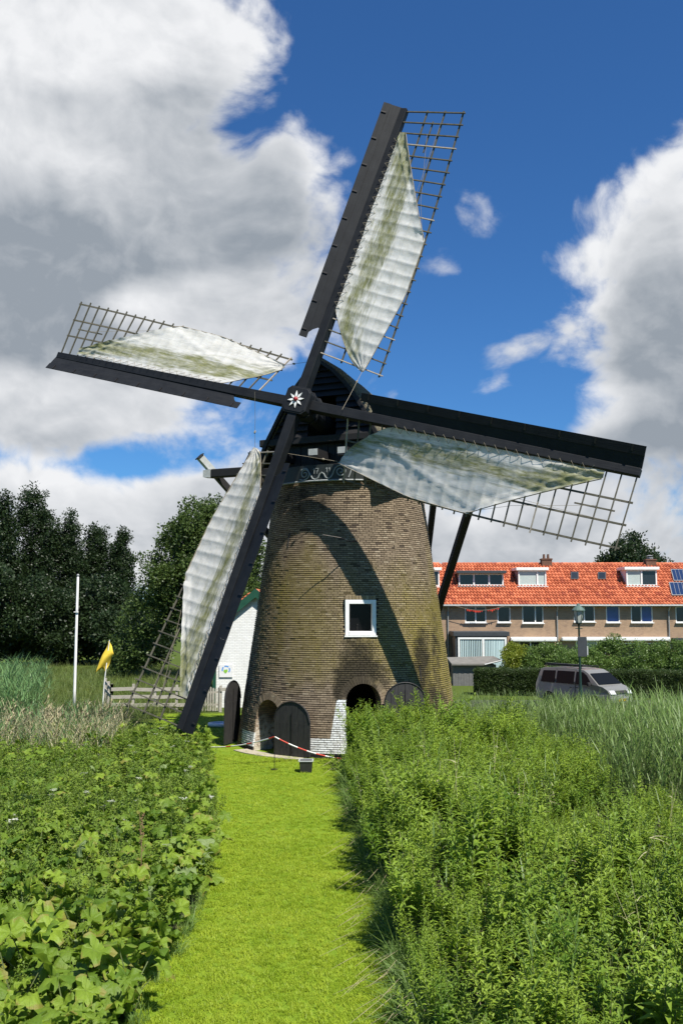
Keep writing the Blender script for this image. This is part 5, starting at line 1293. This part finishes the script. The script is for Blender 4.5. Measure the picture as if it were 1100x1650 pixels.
items = [((x, y, 0), rz(.28), RG.uniform(.7, 1.9)) for x, y in region(70, 9, 29.5, lambda x, y: XR(y)-.04 < x < XR(y)+.55)]
tag(scatter('edge_grass', 'grass_edge', items), 'long unmown grass along the right edge of the path', 'grass', kind='stuff')

# --- left bank
def pale(x, y): return -11.6 < x < -6.9 and 27.2 < y < 31.5
items = []
for x, y in region(15, 9.5, 34.5, lambda x, y: x < XL(y)-.12 and y < 31.5+.25*abs(x+4) and not in_tower(x, y, .5) and not (pale(x, y) and RG.random() < .45)):
    e = XL(y)-x; k = (.62+.38*min(1, e/.9))*interp(y, [9.5, 12, 17], [.5, .62, 1.0])*(1+.2*pnoise(Vector((x*.7, y*.7, 7))))
    items.append(((x, y, 0), rz(.14), k*RG.uniform(.72, 1.12)))
tag(scatter('nettle_thicket', 'nettle', items), 'low dense green thicket left of the path up to the lower sail', 'plants', kind='stuff')
items = [((x, y, 0), rz(.12), RG.uniform(.75, 1.05)) for x, y in region(.5, 15, 33, lambda x, y: x < XL(y)-.2)]
tag(scatter('white_umbels', 'umbel', items), 'scattered small white flower heads above the left thicket', 'flowers', kind='stuff')
items = [((x, y, 0), rzs(.14), RG.uniform(.85, 1.3)) for x, y in region(22, 27, 31.5, lambda x, y: pale(x, y) and pnoise(Vector((x*.6, y*.6, 2))) > -.15)]
items2 = [((p[0]-.3, p[1], 0), r, s*.72) for p, r, s in items if RG.random() < .6]
tag(scatter('mixed_green_reeds', 'reed_green', items2), 'green reeds mixed into the straw coloured grass at the left', 'reeds', kind='stuff')
tag(scatter('dry_grass_stand', 'dry', items), 'straw coloured tall dry grass left of the flagpole', 'grass', kind='stuff')
items = [((x, y, 0), rzs(.1), RG.uniform(.9, 1.28)) for x, y in region(26, 30, 41, lambda x, y: x < interp(y, [30, 34, 41], [-10.2, -11.0, -13.4]))]
tag(scatter('left_reed_bed', 'reed_green', items), 'green wind bent reeds at the left edge of the picture', 'reeds', kind='stuff')
items = [((x, y, 0), rz(.2), RG.uniform(.8, 1.5)) for x, y in region(7, 35, 75, lambda x, y: (x < -6.2 and y > 35+.0*x or (y > 50.8 and x < 3)) and not (-8.4 < x < -3 and y < 44) and not (-6.6 < x < -2 and 46.5 < y < 56.5))]
tag(scatter('meadow', 'meadow', items), 'rough yellow green meadow grass beyond the fence', 'grass', kind='stuff')
items = [((x, y, 0), rz(.2), RG.uniform(.4, .7)) for x, y in region(10, 42.8, 45.2, lambda x, y: x > 4)]
tag(scatter('road_verge', 'meadow', items), 'strip of long grass along the near side of the road', 'grass', kind='stuff')

# --- big-leaved butterbur in the left foreground
def big_leaf(i):
    r = random.Random(100+i); mb = MB(); n = 26; prof = []; ph = r.random()*6
    for k in range(n):
        a = -pi+2*pi*(k+.5)/n; hb = 1-.62*exp(-((abs(a)-pi)/.34)**2)          # heart notch at the stalk
        lob = 1+.15*cos(a*7+.3)+.08*cos(a*3+ph)+r.uniform(-.13, .10); prof.append((a, .27*hb*lob*(1.15 if abs(a) < .6 else 1)))
    mb.v.append((0, 0, 0)); cup = r.uniform(-.10, .15); wv_ = r.uniform(.025, .065)
    for f_ in (.45, .75, 1.0):
        for k, (a, rr) in enumerate(prof): mb.v.append((rr*f_*cos(a), rr*f_*sin(a), cup*f_*f_+wv_*f_*cos(a*7+.3+pi)+.12*f_*pnoise(Vector((cos(a)*1.7*f_, sin(a)*1.7*f_, i*3)))-(.12*f_**3*max(0, cos(a)))-.05*f_**3*(1-cos(2*a))*.5))
    for k in range(n-1):
        mb.face((0, 1+k, 2+k))
        for q in range(2):
            if r.random() < (.05 if q == 0 else .12): continue
            mb.face((1+q*n+k, 1+(q+1)*n+k, 2+(q+1)*n+k, 2+q*n+k))
    return mb.mesh('leaf', 'butterbur_leaf', smooth=True)
BLF = [big_leaf(i) for i in range(14)]
spots = []
for _ in range(6000):
    y = RG.uniform(8.6, 18.5)**1.0; x = RG.uniform(-9, -1.9)
    if not (x < XL(y)-.12 and inview(x, y, .6)): continue
    if all(hypot(x-a, y-b_) > (.56 if y < 13 else .8) for a, b_ in spots): spots.append((x, y))
    if len(spots) >= 52: break
for x, y in spots:
    edge_ = XL(y)-x < .75; lb = ('broad leaved butterbur plant at the very bottom left of the picture' if y < 10.8 else 'broad leaved butterbur plant hanging over the left edge of the path' if edge_ else 'broad leaved butterbur plant between the bottom leaves and the low thicket')
    t_ = thing('butterbur_plant', (x, y, 0), lb, 'plant', 'butterbur plants '+('at the bottom edge' if y < 10.8 else 'along the path edge' if edge_ else 'in the middle of the left bed'))
    n = RG.randint(5, 6); mb = MB()
    for k in range(n):
        az = k*2*pi/n+RG.uniform(-.4, .4); h_ = RG.uniform(.38, 1.0)*(.85 if XL(y)-x < .5 else 1); rr = RG.uniform(.15, .48); s = RG.uniform(.42, .88)*(1.0 if y < 13.5 else .8)
        tip = Vector((rr*cos(az), rr*sin(az), h_)); mb.tube([(0.03*cos(az), .03*sin(az), 0), (rr*.35*cos(az), rr*.35*sin(az), h_*.6), tuple(tip)], [.012, .009, .006], 4, False)
        o = link('leaf', BLF[RG.randrange(len(BLF))], t_); o.location = tip; o.rotation_euler = (RG.gauss(0, .38), RG.gauss(.25, .38), az+RG.gauss(0, .6)); o.scale = (s, s, s)
    mb.build('stalks', 'stem_green', t_)
library('small_leaf', [BLF[i] for i in range(8)])
items = [((x, y, RG.uniform(.12, .78)), (RG.gauss(0, .45), RG.gauss(0, .45), RG.random()*6.28), RG.uniform(.28, .7)) for x, y in region(42, 8.3, 19.5, lambda x, y: x < XL(y)-.05)]
items += [((x, y, RG.uniform(.6, 1.08)), (RG.gauss(0, .4), RG.gauss(0, .4), RG.random()*6.28), RG.uniform(.22, .55)) for x, y in region(9, 16, 32, lambda x, y: x < XL(y)-.1)]
tag(scatter('ground_leaves', 'small_leaf', items), 'smaller leaves filling the gaps between the butterbur plants', 'plants', kind='stuff')
items = [((x, y, 0), rz(.3), RG.uniform(.6, 1.1)) for x, y in region(16, 8.5, 17, lambda x, y: x < XL(y)+.05)]
tag(scatter('bed_grass', 'grass_edge', items), 'thin grass growing up between the broad leaves', 'grass', kind='stuff')

# --- arching seed grasses along the right edge of the path
def tussock(loc, n, L, label):
    t_ = thing('seed_grass', loc, label, 'grass clump', 'seed grasses arching over the path'); mb = MB(); ms = MB()
    for k in range(n):
        az = RG.gauss(pi*.97, .95); el = RG.uniform(.85, 1.4); d = rdir(az, el); l_ = L*RG.uniform(.6, 1.15); p = Vector((RG.uniform(-.12, .12), RG.uniform(-.15, .15), 0)); pth = []
        for i in range(6):
            u = i/5; hz = Vector((cos(az), sin(az), 0)); pth.append(p+d*l_*u+hz*l_*.45*u*u-Vector((0, 0, l_*.62*u*u*u)))
        if k % 3: mb.tube(pth, [.0016, .0015, .0014, .0012, .001, .0007], 3, False); q = pth[-1]-pth[-2]; ms.tube([pth[-2]+q*.1, pth[-2]+q*.6, pth[-1]+q*.25], [.001, .0036, .001], 4, False)
        else: blade_to(mb, p, d, l_*.8, .010, .5, 5)
    mb.build('blades', 'reed_leaf', t_); ms.build('seed_heads', 'stem_straw', t_)
for i, (px, py, L) in enumerate(((700, 1640, 1.35), (668, 1585, 1.2), (650, 1500, 1.2), (628, 1440, 1.1), (612, 1385, 1.05), (596, 1330, 1.0), (590, 1290, 1.05), (574, 1250, 1.1), (720, 1660, 1.3))):
    g_ = gnd(px, py); tussock((g_.x+.12, g_.y, 0), 34, L, 'clump of arching seed grass leaning over the right edge of the path')
# a single tall reed and a rusty dock stalk that stand out
g_ = Vector((atY(986, 1400, 13.2).x, 13.2, 0)); t_ = thing('tall_reed', g_, 'single tall reed rising above the willowherb at the right', 'plant')
mb = MB(); H_ = atY(975, 1285, 13.2).z; mb.tube([(0, 0, 0), (.01, 0, H_*.6), (-.06, 0, H_)], [.007, .006, .002], 5, False)
mb.build('stem', 'stem_green', t_)
for k in range(7): mb = MB(); u = .5+.48*k/6; blade_to(mb, Vector((-.05*u*u, 0, H_*u)), rdir(RG.choice((2.6, .4, 3.4, 2.9)), 1.15), .5, .026, .3, 6); mb.build('blade', 'reed_leaf', t_)
g_ = Vector((atY(229, 1335, 15.0).x, 15.0, 0)); t_ = thing('dock_stalk', g_, 'upright rust brown dock seed stalk among the left leaves', 'plant')
mb = MB(); H_ = atY(222, 1306, 15.0).z; mb.tube([(0, 0, 0), (0, 0, H_*.7), (-.05, 0, H_)], [.007, .006, .003], 5, False); mb.build('stem', 'dock_rust', t_)
mb = MB()
for br in range(9):
    u0 = .62+.04*br; a0 = br*2.4; q = Vector((0, 0, H_*u0)); d = rdir(a0, RAD(66)); L_ = .26*(1.15-u0)
    mb.tube([q, q+d*L_], .0018, 3, False)
    for k in range(16): p = q+d*L_*RG.random()+Vector((RG.gauss(0, .008), RG.gauss(0, .008), RG.gauss(0, .008))); s_ = RG.uniform(.006, .011); mb.add([tuple(p+Vector(v)*s_) for v in ((-1, 0, -1), (1, .4, -.6), (0, 0, 1))], [(0, 1, 2)])
mb.build('seed_spike', 'dock_rust', t_)

# ================================================================== trees, shrubs, hedge
CNT = [0]
def tree(name, label, cat, base, lobes, key, dens, trunk=None, group=None, sub=.0, sc=(.8, 1.3), limbs=True):
    """lobes: (dx, dy, z, rx, ry, rz); leaf clumps sit in the outer shell of each lobe"""
    b = Vector((base[0], base[1], 0)); t_ = thing(name, b, label, cat, group); items = []
    for (dx, dy, z, rx, ry, rz_) in lobes:
        area = 4*pi*((rx*ry)**1.6/3+(rx*rz_)**1.6/3+(ry*rz_)**1.6/3)**(1/1.6); n = int(area*dens)
        for k in range(n):
            u = RG.uniform(-1, 1); a = RG.random()*6.28; s = sqrt(1-u*u); r = RG.uniform(.62, 1.02)
            d = Vector((s*cos(a), s*sin(a), u)); g = 1+.24*pnoise(Vector((d.x*2.3+dx, d.y*2.3+dy, d.z*2.3+z)))
            p = Vector((dx+rx*d.x*r*g, dy+ry*d.y*r*g, z+rz_*d.z*r*g))
            if p.z < .15: continue
            items.append((p, (RG.random()*6.28, RG.random()*6.28, RG.random()*6.28), RG.uniform(*sc)))
    if trunk:
        mb = MB(); tr, th_ = trunk; mb.tube([(0, 0, 0), (.05, 0, th_*.3), (.0, .05, th_*.7), (0, 0, th_)], [tr*1.25, tr, tr*.55, tr*.12], 9)
        if limbs:
            for (dx, dy, z, rx, ry, rz_) in lobes[:14]:
                z0 = min(th_*.85, max(th_*.2, z*.55)); mb.tube([(0, 0, z0), (dx*.45, dy*.45, lerp(z0, z, .6)), (dx, dy, z)], [tr*.45, tr*.28, tr*.08], 5, False)
        mb.build('trunk', 'bark', t_)
    scatter('crown', key, items, t_, real=True); CNT[0] += len(items)
    return t_
def lobes_round(W, H, z0, n, r, seed, flat=1.0):
    R_ = random.Random(seed); L = []
    for k in range(n):
        u = R_.uniform(-1, 1); a = R_.random()*6.28; s = sqrt(1-u*u); q = R_.uniform(.45, 1)
        rr = r*R_.uniform(.75, 1.3); L.append((W/2*s*cos(a)*q*.8, W/2*s*sin(a)*q*.8, z0+(H-z0)*(.5+.5*u*q*.82), rr, rr, rr*.85))
    return L
def poplar(px0, px1, top, Y, label, seed, bottom=1.0):
    a, b_ = atY(px0, top, Y), atY(px1, top, Y); H_ = a.z; W = b_.x-a.x; R_ = random.Random(seed); L = []
    n = 46; W *= 1.75 if px0 < 160 else 1.25
    for k in range(n):
        u = k/(n-1); z = lerp(bottom+1.5, H_-1.1, u); wd = W*.5*(sin(pi*min(1, .22+u*.70)))**.7; ang = R_.random()*6.28; r = max(.55, wd*R_.uniform(.28, .48))
        off_ = max(0, wd-r)*R_.uniform(.4, 1.05); L.append((off_*cos(ang)+.5*u*u, off_*sin(ang), z, r, r, r*R_.uniform(1.7, 2.6)))
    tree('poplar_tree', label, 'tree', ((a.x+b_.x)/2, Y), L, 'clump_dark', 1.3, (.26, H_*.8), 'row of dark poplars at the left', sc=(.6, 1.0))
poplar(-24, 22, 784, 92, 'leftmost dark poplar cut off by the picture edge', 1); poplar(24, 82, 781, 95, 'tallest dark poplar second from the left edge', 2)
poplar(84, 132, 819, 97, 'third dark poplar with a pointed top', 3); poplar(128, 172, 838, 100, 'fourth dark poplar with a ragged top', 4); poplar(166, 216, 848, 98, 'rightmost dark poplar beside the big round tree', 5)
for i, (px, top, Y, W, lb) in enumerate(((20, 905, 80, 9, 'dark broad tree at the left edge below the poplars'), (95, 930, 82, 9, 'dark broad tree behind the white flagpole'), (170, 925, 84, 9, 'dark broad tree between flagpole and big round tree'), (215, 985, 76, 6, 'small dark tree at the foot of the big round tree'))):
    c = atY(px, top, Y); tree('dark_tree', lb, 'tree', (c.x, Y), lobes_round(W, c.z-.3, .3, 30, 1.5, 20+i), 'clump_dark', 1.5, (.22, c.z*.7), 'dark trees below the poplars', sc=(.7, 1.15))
c = atY(330, 800, 64); L = lobes_round(8.2, 12.2, 2.2, 46, 1.45, 77)+[(-3.6, -.5, 4.4, 2.0, 1.8, 1.7), (-4.6, 0, 2.4, 1.8, 1.6, 1.5), (-2.6, -1, 6.8, 1.7, 1.6, 1.5), (-5.2, 0, 1.3, 1.3, 1.3, 1.1), (3.2, 0, 8.6, 1.6, 1.5, 1.4), (1.2, -.5, 11.6, 1.3, 1.2, 1.1), (-.8, 0, 11.4, 1.1, 1, 1.0), (3.6, 0, 5.0, 1.6, 1.6, 1.6), (2.6, 0, 11.0, 1.3, 1.2, 1.0), (-3.9, 0, 8.3, .7, .6, .6)]
tree('round_tree', 'big round dark green tree behind the white lower sailcloth', 'tree', (c.x, 64), L, 'clump_mid', 2.6, (.42, 8.5), sc=(.7, 1.15))
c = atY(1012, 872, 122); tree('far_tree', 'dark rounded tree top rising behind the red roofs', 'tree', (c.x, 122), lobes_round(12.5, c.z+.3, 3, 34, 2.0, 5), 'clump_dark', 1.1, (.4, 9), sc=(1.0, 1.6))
for i, (px, py, Y, W, key, lb) in enumerate(((827, 1034, 60, 1.6, 'clump_yellow', 'yellow green shrub beside the curtained window'), (852, 1042, 60, 2.2, 'clump_bush', 'green shrub under the small white awning'), (888, 1036, 59.5, 2.6, 'clump_bush', 'green shrub behind the van roof'),
        (945, 1040, 58.5, 2.6, 'clump_bush', 'green shrub right of the lantern post'), (985, 1022, 58.5, 2.8, 'clump_bush', 'tallest shrub under the long awnings'), (1025, 1030, 58, 2.6, 'clump_bush', 'glossy green shrub above the right end of the van'), (1062, 1032, 58, 2.6, 'clump_bush', 'wide green shrub below the right downpipe'), (1098, 1030, 57.5, 2.6, 'clump_bush', 'green shrub at the right picture edge'), (912, 1045, 57.5, 1.8, 'clump_bush', 'small shrub left of the lantern post'))):
    c = atY(px, py, Y); tree('garden_shrub', lb, 'shrub', (c.x, Y), lobes_round(W, c.z-.05, .2, 12, .55, 50+i)+[(0, 0, c.z-.5, .6, .6, .45), (0, -.3, 1.1, W*.45, .6, .9)], key, 7.0, (.05, c.z*.6), 'garden shrubs before the houses', sc=(.7, 1.2), limbs=False)
# clipped hedge
h0, h1 = atY(766, 1080, 53.5), atY(1140, 1084, 51.0); o = Vector(((h0.x+h1.x)/2, 52, 0)); hg = thing('clipped_hedge', o, 'long clipped dark green hedge behind the grey van', 'hedge')
d = (h1-h0); d.z = 0; Lh_ = d.length; d.normalize(); nrm = Vector((-d.y, d.x, 0)); Hh = 1.38; items = []
for k in range(5200):
    f_ = RG.random(); s = RG.random()*Lh_; q = Vector((h0.x, h0.y, 0))+d*s; wob = .05*pnoise(Vector((s*1.3, 0, 2)))
    if f_ < .62: p = q+nrm*(RG.uniform(-.05, .02))+Vector((0, 0, RG.uniform(.05, Hh+wob)))
    elif f_ < .92: p = q+nrm*RG.uniform(0, 1.0)+Vector((0, 0, Hh+wob+RG.uniform(-.05, .04)))
    else: p = Vector((h0.x, h0.y, 0))+nrm*RG.random()+Vector((0, 0, RG.uniform(.05, Hh)))
    items.append((p, (RG.random()*6.28, RG.random()*6.28, RG.random()*6.28), RG.uniform(.8, 1.3)))
mb = MB(); a, b_ = Vector((h0.x, h0.y, 0)), Vector((h0.x, h0.y, 0))+d*Lh_
mb.add([tuple(v) for v in (a+nrm*.06, b_+nrm*.06, b_+nrm*.95, a+nrm*.95)]+[tuple(v+Vector((0, 0, Hh-.06))) for v in (a+nrm*.06, b_+nrm*.06, b_+nrm*.95, a+nrm*.95)], [(0, 1, 5, 4), (1, 2, 6, 5), (2, 3, 7, 6), (3, 0, 4, 7), (4, 5, 6, 7)]); mb.build('twig_core', 'bark', hg, off=o)
scatter('foliage', 'clump_hedge', items, hg, off=o, real=True); CNT[0] += len(items)
